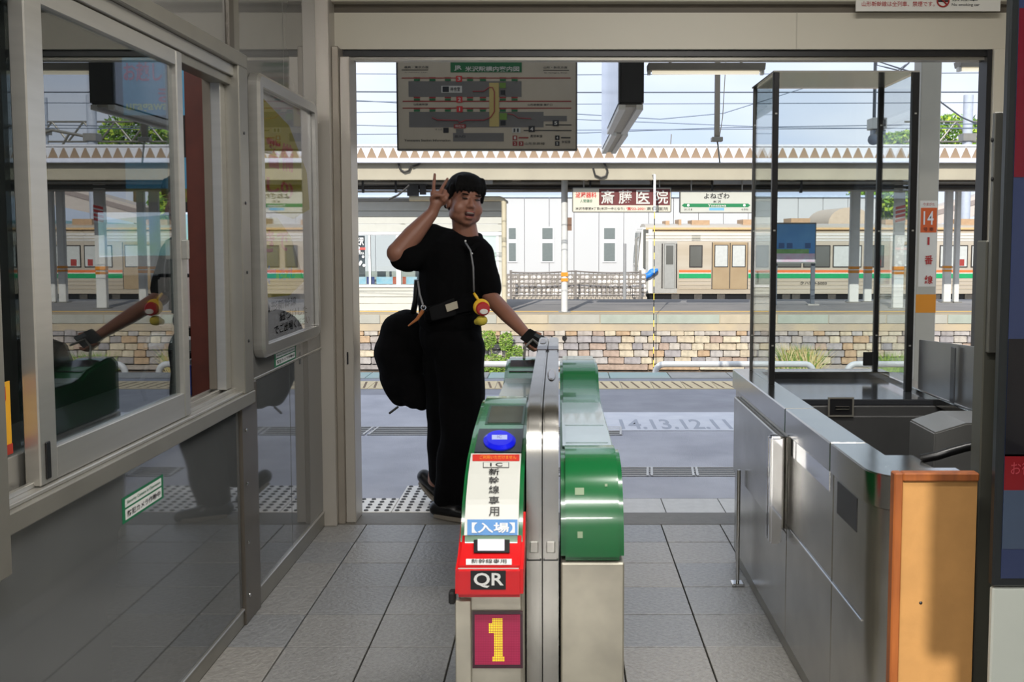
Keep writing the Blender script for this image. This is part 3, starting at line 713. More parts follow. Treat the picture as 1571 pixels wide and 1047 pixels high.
# display cabinet at the right edge
dm = M('display_frame', (44, 48, 50), .3, .3)
t = thing('display_board', 'tall advertising display with dark frame and pale base at the right edge', 'display', (1.4, 2.25, 0))
xd = at(1535, 500, 2.2).x
box('display_case', dm, t, xd, 2.0, 2.2, 2.224, .625, 2.45, .004); box('base_housing', M('base_pale', (200, 206, 198), .5, var=.02), t, 1.10, 2.0, 2.224, 2.31, 0, .62); box('display_housing', dm, t, 1.10, 2.0, 2.224, 2.31, .625, 2.45, .004)
box('display_base', M('base_pale', (200, 206, 198), .5, var=.02), t, xd + .004, 2.0, 2.205, 2.224, 0, .62, .004)
c = [(xd + .018, 2.198, .645), (1.98, 2.198, .645), (1.98, 2.198, 2.43), (xd + .018, 2.198, 2.43)]
def dz(v): return at(1550, v, 2.2).z
blu = M('poster_navy', (44, 56, 92), .15, var=.03, scale=2, coat=.4)
plate('poster_blue', blu, t, c, 0, .003)
xw = 1.98
for (va, vb, m) in ((13, 272, M('poster_wine', (104, 8, 32), .15, var=.03, coat=.4)), (520, 700, M('poster_black', (14, 14, 22), .15, coat=.4)), (697, 752, M('poster_crimson', (120, 14, 24), .15, coat=.4)), (752, 842, M('poster_slate', (62, 76, 98), .15, coat=.4))):
    plate('poster_band', m, t, [(xd + .018, 2.198, dz(vb)), (xw, 2.198, dz(vb)), (xw, 2.198, dz(va)), (xd + .018, 2.198, dz(va))], .0015, .001)
writing('駅', ink, t, [(1.075, 2.198, dz(363)), (1.13, 2.198, dz(363)), (1.13, 2.198, dz(338)), (1.075, 2.198, dz(338))], .002, .02)
writing('米', ink, t, [(1.083, 2.198, dz(478)), (1.16, 2.198, dz(478)), (1.16, 2.198, dz(430)), (1.083, 2.198, dz(430))], .002, .01)
writing('お得', M('poster_pink', (170, 60, 70), .3, var=0), t, [(1.03, 2.196, dz(728)), (1.08, 2.196, dz(728)), (1.08, 2.196, dz(708)), (1.03, 2.196, dz(708))], .001, .0)
# slim locker panel / post between board and display
t = thing('metal_post', 'slim grey metal door edge with two screws beside the display', 'post', (1.05, 2.8, 0))
pg = M('post_greygreen', (150, 148, 134), .4, .3, var=.03)
p = at(1511, 500, 2.33).x; p2 = at(1536, 500, 2.33).x
box('post_body', M('post_darker', (86, 86, 78), .4, .4, var=.04), t, p, p2 + .05, 2.335, 2.39, 0, 1.42, .003)
za = at(1520, 545, 2.32).z; zb = at(1520, 172, 2.32).z
box('post_upper', M('post_mid', (104, 104, 98), .35, .5), t, p + .004, p2 - .008, 2.318, 2.334, za + .005, zb, .002)
for v in (215, 275):
    bm = bmesh.new(); q_ = at(1522, v, 2.318); ell(bm, (q_.x, 2.317, q_.z), (.004, .003, .006), seg=8); finish('post_screw', bm, dark, t)

# ================================================================ NEAR PLATFORM
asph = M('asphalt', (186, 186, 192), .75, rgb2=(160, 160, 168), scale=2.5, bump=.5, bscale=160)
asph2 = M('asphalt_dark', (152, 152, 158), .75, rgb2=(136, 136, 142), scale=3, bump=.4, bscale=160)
np_ = sroot('platform_near', (0, 7.4, -.02))
conc = M('platform_concrete', (176, 172, 164), .7, rgb2=(150, 148, 142), scale=5)
teal = M('teal_paint_slab', (150, 178, 172), .6, rgb2=(172, 176, 168), scale=2)
YE = flr(900, 572).y
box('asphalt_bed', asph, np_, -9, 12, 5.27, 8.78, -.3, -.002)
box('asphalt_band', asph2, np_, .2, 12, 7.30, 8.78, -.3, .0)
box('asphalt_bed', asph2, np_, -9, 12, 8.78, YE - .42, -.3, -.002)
box('platform_wall', M('platform_side', (120, 112, 100), .8, var=.1), np_, -9, 12, YE - .9, YE - .04, -1.3, -.06)
# paving stones outside the threshold, right hand side and under the tactile tiles
pv = M('paving_stone', (196, 194, 190), .6, var=.06, scale=20, bump=.3)
xs = [-.06 + .31 * k for k in range(9)]
for a, b in zip(xs, xs[1:]): box('paving_stone', pv, np_, a + .002, b - .003, 4.99, 5.265, -.06, -.002, .002)
tact = M('tactile_white', (232, 228, 220), .55, var=.08, scale=8); dotm = M('tactile_dark_dot', (52, 50, 48), .6, var=.1)
def tactile(x, y, s):
    o = box('tactile_tile', tact, np_, x + .002, x + s - .002, y + .002, y + s - .002, -.06, .002, .002)
    bm = bmesh.new(); n = 5
    for i in range(n):
        for j in range(n):
            cx = x + s * (i + .5) / n; cy = y + s * (j + .5) / n
            vs = [bm.verts.new((cx + .011 * cos(q), cy + .011 * sin(q), .0065)) for q in [pi / 4 * k for k in range(8)]]
            vb = [bm.verts.new((cx + .014 * cos(q), cy + .014 * sin(q), .0018)) for q in [pi / 4 * k for k in range(8)]]
            bm.faces.new(vs)
            for k in range(8): bm.faces.new((vs[k], vb[k], vb[(k + 1) % 8], vs[(k + 1) % 8]))
    d = finish('tactile_dots', bm, dotm, o); d['kind'] = 'stuff'
for k in range(4): tactile(-1.95 + .27 * k, 4.99, .27)
for k in range(3):
    for r in range(2): tactile(-.87 + .27 * k, 4.99 + .27 * r, .27)
for k in range(4): tactile(2.42 + .27 * k, 4.99, .27)
# painted car numbers
pt = M('painted_field', (214, 215, 220), .65, rgb2=(198, 200, 208), scale=6)
f0 = flr(930, 662); f1 = flr(1128, 632)
pf_ = box('painted_field', pt, np_, .12, 2.6, flr(900, 661).y, flr(900, 633).y, .0, .0015)
cq = [V((f0.x + .12, flr(900, 659).y, .0015)), V((1.30, flr(900, 659).y, .0015)), V((1.30, flr(900, 644).y, .0015)), V((f0.x + .12, flr(900, 644).y, .0015))]
writing('14.13.12.11', M('faded_number', (164, 168, 178), .7, var=0), pf_, cq, .001, .02)
pl_ = box('painted_field', M('pink_paint', (196, 170, 176), .65, rgb2=(160, 156, 162), scale=5), np_, 2.9, 4.6, 6.6, 7.2, .0, .0015)
# drain gratings
gm = M('grate_metal', (190, 188, 184), .4, .5)
def grate(x0, y0, w, d, n, lab):
    t = thing('drain_grating', lab, 'grating', (x0 + w / 2, y0 + d / 2, 0), None)
    box('drain_pit', black, t, x0, x0 + w, y0, y0 + d, -.03, .0012)
    for k in range(n + 1):
        y = y0 + (d - .012) * k / n; box('bar', gm, t, x0, x0 + w, y, y + .012, -.01, .004)
    for x in (x0, x0 + w - .02): hexa('end_bar', gm, t, [(x, y0, .005), (x + .014, y0, .005), (x + .034, y0 + d, .005), (x + .02, y0 + d, .005)], .01)
yl = flr(600, 668).y; yr = flr(1000, 731).y
for k, n_ in zip(range(4), ('first', 'second', 'third', 'fourth')): grate(-2.0 + .62 * k, yl, .60, .30, 4, '%s steel drain grating from the left in the asphalt behind the man' % n_)
for k, n_ in zip(range(5), ('first', 'second', 'third', 'fourth', 'fifth')): grate(.0 + .275 * k, yr, .27, .22, 4, '%s drain grating from the left in the row between gate and steel counter' % n_)
# warning strip and edge slabs
tan_ = M('warning_tan', (214, 194, 152), .6, var=.06); tand = M('warning_groove', (120, 96, 70), .7)
ya, yb = flr(900, 597).y, flr(900, 585.5).y
k = 0; x = -3.0
while x < 8.5:
    w = .30
    o = box('warning_tile', tan_, np_, x + .003, x + w - .003, ya, yb, -.05, .003)
    bm = bmesh.new()
    for q in range(3):
        xx = x + .05 + q * .1
        vs = [bm.verts.new(p) for p in ((xx, ya + .04, .0036), (xx + .022, ya + .04, .0036), (xx - .028, yb - .04, .0036), (xx - .05, yb - .04, .0036))]; bm.faces.new(vs)
    d = finish('groove', bm, tand, o); d['kind'] = 'stuff'
    x += w; k += 1
x = -3.2; k = 0
yc, yd = flr(900, 580.5).y, YE
while x < 8.8:
    w = .62
    box('edge_slab', teal if (k < 7 and k != 3) else conc, np_, x + .004, x + w - .004, yc, yd, -.12, .004, .004); x += w; k += 1
box('edge_gutter', M('edge_dark', (130, 128, 126), .8), np_, -9, 12, YE - .42, yc, -.3, -.004)
# low white hoops
ym = 15.6
hp = M('white_pipe', (226, 226, 222), .35, var=.03)
def hoop(x0, x1, lab):
    zt = at(900, 559, ym).z; zb = -1.3; r = .14
    path = [(x0, ym, zb), (x0, ym, zt - r)] + [(x0 + r - r * cos(q), ym, zt - r + r * sin(q)) for q in [pi / 2 * k / 6 for k in range(1, 7)]]
    path += [(x1 - r + r * sin(q), ym, zt - r + r * cos(q)) for q in [pi / 2 * k / 6 for k in range(0, 7)]] + [(x1, ym, zb)]
    tag(tube('pipe_hoop', hp, None, path, .05, 12), lab, 'railing')
X = lambda u, Y: at(u, 500, Y).x
hoop(-2.2, X(913, ym), 'low white pipe hoop beside the track behind the man and gate')
hoop(X(1006, ym), X(1249, ym), 'low white pipe hoop beside the track left of the clump of grass')
hoop(X(1301, ym), 7.1, 'low white pipe hoop beside the track behind the right black post')
hoop(7.6, 10.2, 'low white pipe hoop farthest right beside the track')
# track bed
gr = M('ballast', (110, 96, 84), .9, rgb2=(78, 70, 64), scale=30, bump=1, bscale=60)
struct(box('ground', gr, None, -60, 80, YE - .1, 160, -2.6, -1.3))
for y in (12.4, 13.5):
    tag(box('rail', M('rust_rail', (96, 66, 50), .5, .5), None, -12, 16, y, y + .07, -1.3, -1.14, .005), 'rusty rail of the track below the platform, %s one' % ('nearer' if y < 13 else 'farther'), 'rail')
# near canopy, out of view; sheets made see-through to brighten the platform
clear_roof = bpy.data.materials.new('see_through_roof'); clear_roof.use_nodes = True
_n = clear_roof.node_tree.nodes; _l = clear_roof.node_tree.links; _n.remove(_n['Principled BSDF'])
_a = _n.new('ShaderNodeBsdfTranslucent'); _a.inputs[0].default_value = (.85, .88, .9, 1); _b = _n.new('ShaderNodeBsdfTransparent'); _m = _n.new('ShaderNodeMixShader'); _m.inputs[0].default_value = .7
_l.new(_a.outputs[0], _m.inputs[1]); _l.new(_b.outputs[0], _m.inputs[2]); _l.new(_m.outputs[0], _n['Material Output'].inputs['Surface'])
nc = sroot('canopy_near', (0, 7, 3.5))
for k in range(10): box('roof_sheet', clear_roof, nc, -9 + 2.1 * k + .01, -6.9 + 2.1 * k - .01, 5.32, 9.3, 3.62, 3.625)
for x in (-5.5, -2, 1.5, 5): box('canopy_beam', cream, nc, x, x + .15, 5.32, 9.3, 3.44, 3.62)
# column with platform number
t = thing('platform_column', 'cream steel column carrying the orange 14 sign and red platform 1 lettering', 'column', (2.5, 6.3, 0))
yC = 6.2; xa = at(1409, 300, yC).x; xb = at(1440, 300, yC).x
cm = M('column_cream', (176, 172, 158), .45, var=.03)
box('column_shaft', cm, t, xa, xb, yC, yC + .13, -.02, 3.62, .004)
def csub(u0, u1, v0, v1, d=.0): 
    c = quad(u0, u1, v0, v1, yC - d); return c
xl, xr = xa + .002, xb - .002
def cband(n, m, v0, v1, in0=.0, in1=.0, lift=.002, thick=.002):
    z1 = at(1424, v0, yC).z; z0 = at(1424, v1, yC).z
    return plate(n, m, t, [(xa + in0, yC, z0), (xb - in1, yC, z0), (xb - in1, yC, z1), (xa + in0, yC, z1)], lift, thick)
og = M('orange_paint', (214, 136, 20), .5, var=.04); og2 = M('sign_orange', (206, 92, 36), .4, var=.03)
cband('orange_band', og, 452, 480)
cband('sheet', M('sheet_white', (216, 212, 200), .5, var=.02), 308, 440, .012, .006, .001, .001)
sg = cband('number_sign', og2, 319, 357, .018, .008, .003, .003)
def cw(s, m, u0, u1, v0, v1, par, lift=.005, b=.01): return writing(s, m, par, quad(u0, u1, v0, v1, yC - .0), lift, b)
cw('14', white, 1416, 1432, 324, 345, sg, .006)
cw('号 車', ink, 1416, 1432, 349, 355, sg, .006, 0)
cw('やまがた', redink, 1416, 1434, 311, 316, t, .004, 0)
for s_, a, b in (('1', 364, 376), ('番', 392, 406), ('線', 423, 436)): cw(s_, redink, 1422.5 if s_ == '1' else 1418, 1426 if s_ == '1' else 1431, a, b, t, .004, .02 if s_ != '1' else .0)
# hanging station map
yM = 6.9
c = quad(611, 884, 70, 229, yM)
t = thing('station_map', 'hanging beige station map board with red track lines above the man', 'map', ((c[0][0] + c[1][0]) / 2, yM, c[0][2]))
mb = M('map_beige', (160, 148, 126), .5, var=.03); mg = M('map_grey', (92, 88, 82), .5, var=.0); mr = M('map_red', (126, 30, 28), .5, var=0)
mgr = M('map_green', (22, 84, 44), .5, var=0); my = M('map_yellow', (164, 144, 84), .5, var=0); mlg = M('map_lime', (92, 118, 44), .5, var=0); mw = M('map_white', (170, 166, 154), .5, var=0)
box('map_board', mb, t, c[0][0], c[1][0], yM, yM + .07, c[0][2], c[2][2], .002)
box('board_edge', M('map_edge', (70, 68, 64), .4, .3), t, c[0][0] - .008, c[0][0], yM - .004, yM + .075, c[0][2] - .008, c[2][2])
box('board_edge', MATS['map_edge'], t, c[1][0], c[1][0] + .008, yM - .004, yM + .075, c[0][2] - .008, c[2][2])
box('board_edge', MATS['map_edge'], t, c[0][0], c[1][0], yM - .004, yM + .075, c[0][2] - .008, c[0][2])
for x in (c[0][0] + .2, c[1][0] - .2): tube('hanger', alud, t, [(x, yM + .03, c[2][2]), (x, yM + .03, 3.62)], .015)
ZX = 300 / 1571; ZY = 140 / 733
def mq(x0, x1, y0, y1, l=0): return quad(600 + x0 * ZX, 600 + x1 * ZX, 95 + y0 * ZY, 95 + y1 * ZY, yM - l)
def mp_(n, m, x0, x1, y0, y1, l=.001): return plate(n, m, t, mq(x0, x1, y0, y1), l, .001)
def mt(s, m, x0, x1, y0, y1, l=.004, b=.01): return writing(s, m, t, mq(x0, x1, y0, y1), l, b)
mp_('platform_shape', mg, 140, 1048, 155, 282); mp_('platform_shape', mg, 145, 1225, 402, 526); mp_('platform_shape', mg, 1225, 1412, 434, 478)
mp_('station_shape', mg, 498, 906, 572, 640); mp_('station_shape', mg, 522, 582, 540, 572)
for (x0, x1, y) in ((85, 1443, 130), (92, 1448, 317), (92, 1448, 372), (1065, 1450, 552), (1240, 1450, 507)): mp_('track_line', mr if y < 400 else ink, x0, x1, y - 4, y + 4, .002)
for yy in (140, 298, 386):
    for xx in (208, 332, 456, 634, 738, 898, 992): mp_('car_mark', mgr, xx - 24, xx + 24, yy - 2, yy + 14, .003); mp_('car_mark', mr, xx - 26, xx + 26, yy - 16, yy - 6, .003)
for s_, x, y in (('3', 546, 137), ('2', 549, 303), ('1', 551, 381)): mp_('number_field', M('map_bright_red', (170, 34, 34), .5, var=0), x - 24, x + 24, y - 24, y + 24, .004); mt(s_, mw, x - (12 if s_ != '1' else 4), x + (12 if s_ != '1' else 4), y - 15, y + 15, .006, .02 if s_ != '1' else 0)
for s_, x, y in (('4', 1130, 540), ('5', 1323, 493)): mp_('number_field', ink, x - 25, x + 25, y - 24, y + 24, .004); mt(s_, mw, x - 12, x + 12, y - 14, y + 14, .006, .03)
mp_('corridor', my, 790, 866, 168, 520, .003); mp_('lift_mark', mlg, 872, 922, 168, 212, .004); mp_('lift_mark', mlg, 872, 930, 412, 466, .004)
mp_('lift_icon', ink, 880, 916, 228, 264, .004); mp_('lift_icon', ink, 880, 920, 474, 510, .004)
pts = [(330, 448), (372, 466), (540, 470), (545, 490), (600, 468), (745, 468), (800, 445), (830, 400), (830, 240), (815, 205), (785, 205), (745, 235), (655, 237)]
bm = bmesh.new(); tadd(bm, [at(600 + x * ZX, 95 + y * ZY, yM - .004) for x, y in pts], .004, 6); finish('route_line', bm, mr, t)
bm = bmesh.new(); tadd(bm, [at(600 + x * ZX, 95 + y * ZY, yM - .004) for x, y in ((935, 416), (985, 425), (1020, 450), (1125, 456))], .003, 6); finish('route_line', bm, mr, t)
mp_('exit_mark', mr, 505, 600, 502, 534, .005); mt('現在地', mw, 515, 590, 508, 528, .007, .0)
mp_('room_plate', mw, 404, 570, 193, 248, .003); mp_('room_icon', ink, 414, 465, 198, 243, .004); mt('待合室', ink, 475, 555, 203, 238, .005, .01)
hp_ = mp_('title_plate', mgr, 478, 1050, 0, 84, .002)
writing('米沢駅構内案内図', mw, hp_, mq(595, 1030, 36, 78), .005, .02); writing('JR', mw, hp_, mq(508, 568, 30, 72), .005, .03)
mt('福島・東京方面', ink, 105, 300, 34, 52); mp_('heading_rule', ink, 85, 298, 62, 67, .002); mt('for Fukushima, Tokyo', ink, 110, 290, 82, 92, .004, 0)
mt('山形・新庄方面', ink, 1225, 1415, 36, 55); mp_('heading_rule', ink, 1222, 1430, 66, 71, .002); mt('for Yamagata, Shinjo', ink, 1230, 1415, 84, 95, .004, 0)
mt('Yonezawa Station Information', ink, 106, 476, 622, 640, .003, .012)
mt('山形新幹線', ink, 182, 295, 333, 350, .003); mt('山形新幹線 乗降口', ink, 1098, 1296, 336, 354, .003)
mt('出入口', ink, 512, 596, 588, 608, .003); mt('きっぷ', ink, 355, 410, 536, 550, .003, 0)
mp_('stair_icon', ink, 420, 462, 530, 570, .003); mp_('toilet_icon', mw, 972, 1040, 530, 570, .003); mt('II', ink, 985, 1025, 536, 564, .005, .01)
for s_, x, y, m in (('1', 995, 611, mr), ('2', 995, 657, mr), ('3', 1045, 657, mr), ('4', 1335, 610, ink), ('5', 1335, 657, ink)): mp_('legend_box', m, x - 18, x + 18, y - 18, y + 18, .003); mt(s_, mw, x - 8, x + 8, y - 11, y + 11, .005, .02)
mp_('legend_line', mr, 1025, 1103, 605, 615, .003); mp_('legend_line', ink, 1365, 1442, 605, 615, .003)
mt('奥羽本線', ink, 1118, 1215, 586, 608, .003); mt('山形新幹線', ink, 1075, 1235, 646, 668, .003, 0); mt('米坂線', ink, 1370, 1440, 632, 655, .003)

# two hanging boards seen end-on
def endboard(lab, u0, u1, Y0, Y1, zb, zt, cov):
    x0 = X(u0, Y0); x1 = X(u1, Y0)
    t = thing('hanging_display', lab, 'sign', ((x0 + x1) / 2, Y0, zb))
    box('display_case', black, t, x0 + .006, x1, Y0, Y1, zb + .03, zt, .012)
    box('display_face', M('display_face_pale', (196, 204, 220), .2, var=.03), t, x0, x0 + .006, Y0 + .02, Y1 - .02, zb + .04, zt)
    box('lower_trim', offw, t, x0 + .004, x0 + .045, Y0 + .01, Y1, zb, zb + .03)
    box('lower_trim', offw, t, x1 - .045, x1 - .004, Y0 + .01, Y1, zb, zb + .03)
    box('lamp_slot', M('slot_grey', (150, 144, 132), .4), t, x0 + .045, x1 - .045, Y0 + .01, Y1, zb + .015, zb + .03)
    for yy in (Y0 + .25, Y1 - .25): tube('hanger', dark, t, [((x0 + x1) / 2, yy, zt), ((x0 + x1) / 2, yy, 3.62)], .016)
zb1 = at(960, 168, 6.0).z
endboard('black ended hanging display nearest above the platform, seen end on', 947, 986, 6.0, 7.45, zb1, 2.78, 0)
endboard('second slimmer hanging display behind the black ended one', 936, 963, 7.55, 9.2, zb1 - .0, 3.1, 0)
# fluorescent fittings
def batten(u0, u1, v, Y, lab):
    x0 = X(u0, Y); x1 = X(u1, Y); z = at(1000, v, Y).z
    t = thing('fluorescent_fitting', lab, 'lamp', ((x0 + x1) / 2, Y, z))
    prism('fitting_body', M('fitting_grey', (128, 122, 110), .5), t, [(Y - .07, z + .06), (Y + .07, z + .06), (Y + .05, z + .018), (Y - .05, z + .018)], x0, x1, .002)
    tube('lamp_tube', M('tube_warm', (250, 240, 214), .4, var=0, emit=.5), t, [(x0 + .03, Y, z + .006), (x1 - .03, Y, z + .006)], .013)
    for x in (x0 + .01, x1 - .01): box('end_cap', offw, t, x - .01, x + .01, Y - .02, Y + .02, z - .008, z + .02)
    for x in (x0 + .15, x1 - .15): tube('hanger', alud, t, [(x, Y, z + .06), (x, Y, 3.62)], .01)
batten(991, 1166, 113, 6.6, 'long fluorescent fitting hanging over the platform right of the hanging display')
batten(1458, 1640, 108, 6.6, 'fluorescent fitting hanging over the platform right of the cream column')
# hanging post
pp = at(1101, 112, 9.0); q_ = at(1101, 214, 9.0)
t = thing('hanging_post', 'dark hanging post with a small clamp below the long fluorescent fitting', 'post', q_)
box('post_shaft', M('post_brown', (84, 80, 72), .5, .3), t, pp.x - .022, pp.x + .022, 8.98, 9.03, q_.z, 3.62)
box('clamp', alud, t, pp.x - .05, pp.x + .05, 8.96, 9.05, q_.z - .02, q_.z + .02, .004)
tube('clamp_hook', alud, t, [(pp.x, 9, q_.z), (pp.x + .01, 9, q_.z - .05), (pp.x + .03, 9, q_.z - .22)], .008)
tube('stay_wire', alud, t, [(pp.x + .1, 9, 3.6), (pp.x + .05, 9, q_.z + .2), (pp.x + .02, 9, q_.z)], .004, 6)
# camera and loudspeaker
Yk = 8.0; a = at(1343, 98, Yk)
t = thing('platform_camera', 'grey monitor camera and round loudspeaker on a hanging pole behind the screen box', 'camera', at(1343, 222, Yk))
tube('pole', M('pole_grey', (110, 112, 116), .4, .4), t, [(a.x, Yk, 3.62), (a.x, Yk, at(1343, 182, Yk).z)], .014)
box('camera_housing', offw, t, X(1330, Yk), X(1352, Yk), Yk - .03, Yk + .12, at(0, 198, Yk).z, at(0, 181, Yk).z, .004)
box('camera_window', black, t, X(1339, Yk), X(1350, Yk), Yk - .035, Yk - .028, at(0, 194, Yk).z, at(0, 184, Yk).z)
box('housing_foot', M('housing_blue_grey', (140, 146, 156), .4), t, X(1333, Yk), X(1352, Yk), Yk, Yk + .08, at(0, 206, Yk).z, at(0, 199, Yk).z)
cc = at(1339, 215, Yk); bm = bmesh.new(); tadd(bm, [cc + V((-.01, -.05, 0)), cc + V((0, .0, 0)), cc + V((.03, .06, .02))], [.045, .04, .02], 16); finish('loudspeaker', bm, M('speaker_grey', (130, 134, 142), .4), t, True)
tube('speaker_arm', alud, t, [cc, at(1347, 200, Yk)], .012)
# loose cables
pts = [(1330, -75), (1340, 92), (1380, 105), (1397, 110), (1418, 135), (1445, 158), (1475, 180), (1506, 193)]
tag(tube('loose_cable', M('cable_pale', (120, 122, 126), .5), None, [at(u, v, 7.4) for u, v in pts], .006, 6), 'thin grey cable sagging past the cream column to the right doorpost', 'cable')
tag(tube('loose_cable', MATS['cable_pale'], None, [at(u, v, 7.9) for u, v in ((1343, -50), (1345, 100), (1362, 104), (1378, 108), (1390, 98), (1380, 110), (1395, 96))], .006, 6), 'thin grey cable looped near the hanging camera pole', 'cable')

# ================================================================ FAR PLATFORM
YP = flr(900, 483).y; ZB = -1.25
fp = sroot('platform_far', (2, YP, -1.2))
box('platform_surface', M('far_asphalt', (150, 146, 142), .8, rgb2=(132, 130, 128), scale=1.5), fp, -9, 16, YP + .5, 22.3, -.3, 0)
box('edge_paving', M('far_edge', (190, 172, 140), .7, rgb2=(166, 154, 136), scale=2), fp, -9, 16, YP + .02, YP + .5, -.3, -.001)
box('yellow_line', M('yellow_line', (214, 176, 96), .6, var=.06), fp, -9, 16, YP + .62, YP + .85, -.1, .004)
brown = sroot('wall_track_side', (2, YP + .1, -1.2))
box('mortar_backing', M('mortar', (120, 106, 92), .9, rgb2=(88, 80, 72), scale=6), brown, -9, 16, YP + .12, YP + .4, -1.6, -.17)
cps = [M('coping_%s' % n, c, .8, var=.08, scale=4) for n, c in (('tan', (180, 168, 144)), ('grey', (166, 164, 152)), ('green', (160, 166, 152)))]
x = -4.2
while x < 8.6:
    w = random.uniform(.85, 1.15); box('coping_slab', random.choice(cps), brown, x + .005, x + w - .005, YP + random.uniform(-.005, .008), YP + .45, -.165, -.002, .006); x += w
bcol = [(184, 170, 146), (168, 158, 148), (156, 150, 148), (192, 180, 156), (176, 150, 120), (146, 141, 140), (166, 146, 130), (178, 170, 158), (148, 142, 138), (170, 164, 158)]
bmat = [M('stone_%d' % i, c, .85, var=.22, scale=12, bump=.5, bscale=18) for i, c in enumerate(bcol)]
courses = [(-.262, -.172, .95, -.01), (-.395, -.268, .25, .02), (-.525, -.401, .26, .03), (-.655, -.531, .25, .03), (-.785, -.661, .26, .03), (-.915, -.791, .25, .03), (-1.03, -.921, 1.1, 0)]
restb = bmesh.new(); nb = 0
for ci, (z0, z1, wd_, pr) in enumerate(courses):
    x = -4.0 - random.uniform(0, .2)
    while x < 14:
        w = wd_ * random.uniform(.75, 1.25)
        y0 = YP + .055 - pr + random.uniform(-.012, .012)
        bm = bmesh.new(); badd(bm, x + .006, x + w - .006, y0, YP + .2, z0 + random.uniform(0, .006), z1 - random.uniform(0, .006), .008)
        for v in bm.verts: v.co += V((random.uniform(-.004, .004), random.uniform(-.006, .006), random.uniform(-.004, .004)))
        if x + w > -3.9 and x < 8.2 and nb < 299:
            finish('stone_block', bm, random.choice(bmat), brown); nb += 1
        else: merge(restb, bm)
        x += w
o = finish('stone_block', restb, bmat[1], brown); o['kind'] = 'stuff'
bm = bmesh.new(); p = at(866, 519, YP + .02); tadd(bm, [(p.x, YP - .0, p.z), (p.x, YP + .1, p.z)], .045, 14)
o = finish('drain_pipe', bm, dark, brown)
# canopy of the far platform
fc = thing('far_canopy', 'white folded plate canopy roof over the far platform', 'canopy', (2, 19.5, 2.9))
YCn = 17.6
def zc(v): return at(900, v, YCn).z
rw = M('roof_white', (206, 207, 210), .45, var=.03); tooth = M('tooth_brown', (150, 126, 98), .7, rgb2=(130, 110, 90), scale=3)
pitch = 16.45 / F * YCn; x = -4.4; zt = zc(226); zb_ = zc(243)
zz = [];
while x < 9.6: zz += [(x, zb_), (x + pitch / 2, zt)]; x += pitch
top = [(a, b + .012) for a, b in zz][::-1]
bm = bmesh.new()
def ext(bm, pts, y0, y1):
    A = [bm.verts.new((a, y0, b)) for a, b in pts]; B = [bm.verts.new((a, y1, b)) for a, b in pts]
    n = len(pts) // 2
    for i in range(len(pts)):
        j = (i + 1) % len(pts); bm.faces.new((A[i], A[j], B[j], B[i]))
    for i in range(n - 1): bm.faces.new((A[i], A[i + 1], A[-i - 2], A[-i - 1]))
ext(bm, zz + top, YCn + .015, 22.5); bmesh.ops.recalc_face_normals(bm, faces=bm.faces); finish('folded_roof', bm, rw, fc)
box('roof_cap', rw, fc, -4.4, 9.6, YCn + .01, 22.6, zc(226) + .012, zc(221.5))
box('closure_board', rw, fc, -4.4, 9.6, YCn + .012, YCn + .03, zb_ - .06, zt)
x = -4.4
cm0 = None
while x < 9.4:
    if cm0 is None:
        bm = bmesh.new(); h_ = (zt - zb_) * 1.22; w_ = pitch * .60
        a = [bm.verts.new(p) for p in ((-w_, 0, 0), (w_, 0, 0), (.01, 0, h_), (-.01, 0, h_))]; b = [bm.verts.new(v.co + V((0, .02, 0))) for v in a]
        bm.faces.new(a); bm.faces.new(b[::-1])
        for k in range(4): bm.faces.new((a[k], b[k], b[(k + 1) % 4], a[(k + 1) % 4]))
        bmesh.ops.recalc_face_normals(bm, faces=bm.faces); cm0 = bpy.data.meshes.new('closure_piece'); bm.to_mesh(cm0); bm.free(); cm0.materials.append(tooth)
    link('closure_piece', cm0, None, fc, V((x + pitch / 2, YCn - .004, zb_ - .055)) - wloc(fc)); x += pitch
box('gutter', M('gutter_white', (216, 220, 232), .4, var=.03), fc, -4.4, 9.6, YCn - .12, YCn + .01, zc(250.5), zc(243.5), .01)
beam = M('beam_beige', (176, 168, 146), .6, rgb2=(160, 152, 132), scale=1.2)
box('edge_beam', beam, fc, -4.4, 9.6, YCn + .05, YCn + .2, at(900, 276, YCn + .05).z, zc(246))
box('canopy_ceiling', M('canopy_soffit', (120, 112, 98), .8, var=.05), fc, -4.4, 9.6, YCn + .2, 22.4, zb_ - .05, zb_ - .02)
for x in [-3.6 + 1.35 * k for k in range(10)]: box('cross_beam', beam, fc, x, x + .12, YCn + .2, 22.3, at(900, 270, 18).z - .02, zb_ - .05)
yR = 18.4
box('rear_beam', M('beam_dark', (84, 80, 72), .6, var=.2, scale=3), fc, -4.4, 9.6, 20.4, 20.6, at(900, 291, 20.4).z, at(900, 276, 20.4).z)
pgm = M('conduit_grey', (160, 156, 146), .4, .3, var=.1); pdk = M('conduit_dark', (48, 46, 42), .5, var=.2)
tube('conduit', pgm, fc, [(-4.3, yR, at(0, 281, yR).z), (9.5, yR, at(0, 280, yR).z)], .035)
tube('conduit', pdk, fc, [(-4.3, yR, at(0, 288, yR).z), (9.5, yR, at(0, 286, yR).z)], .03)
tube('conduit', pgm, fc, [(-4.3, yR, at(0, 294, yR).z), (9.5, yR, at(0, 292, yR).z)], .022)
for u in (560, 610, 905, 1000, 1090, 1225): 
    xx = X(u, yR); box('pipe_clamp', pdk, fc, xx - .02, xx + .02, yR - .04, yR + .04, at(0, 296, yR).z, at(0, 277, yR).z)
for (u0, u1) in ((690, 757), (920, 995), (1092, 1150)): box('strip_lamp', M('strip_lamp', (176, 176, 172), .4), fc, X(u0, 18.2), X(u1, 18.2), 18.15, 18.25, at(0, 283, 18.2).z, at(0, 277, 18.2).z)
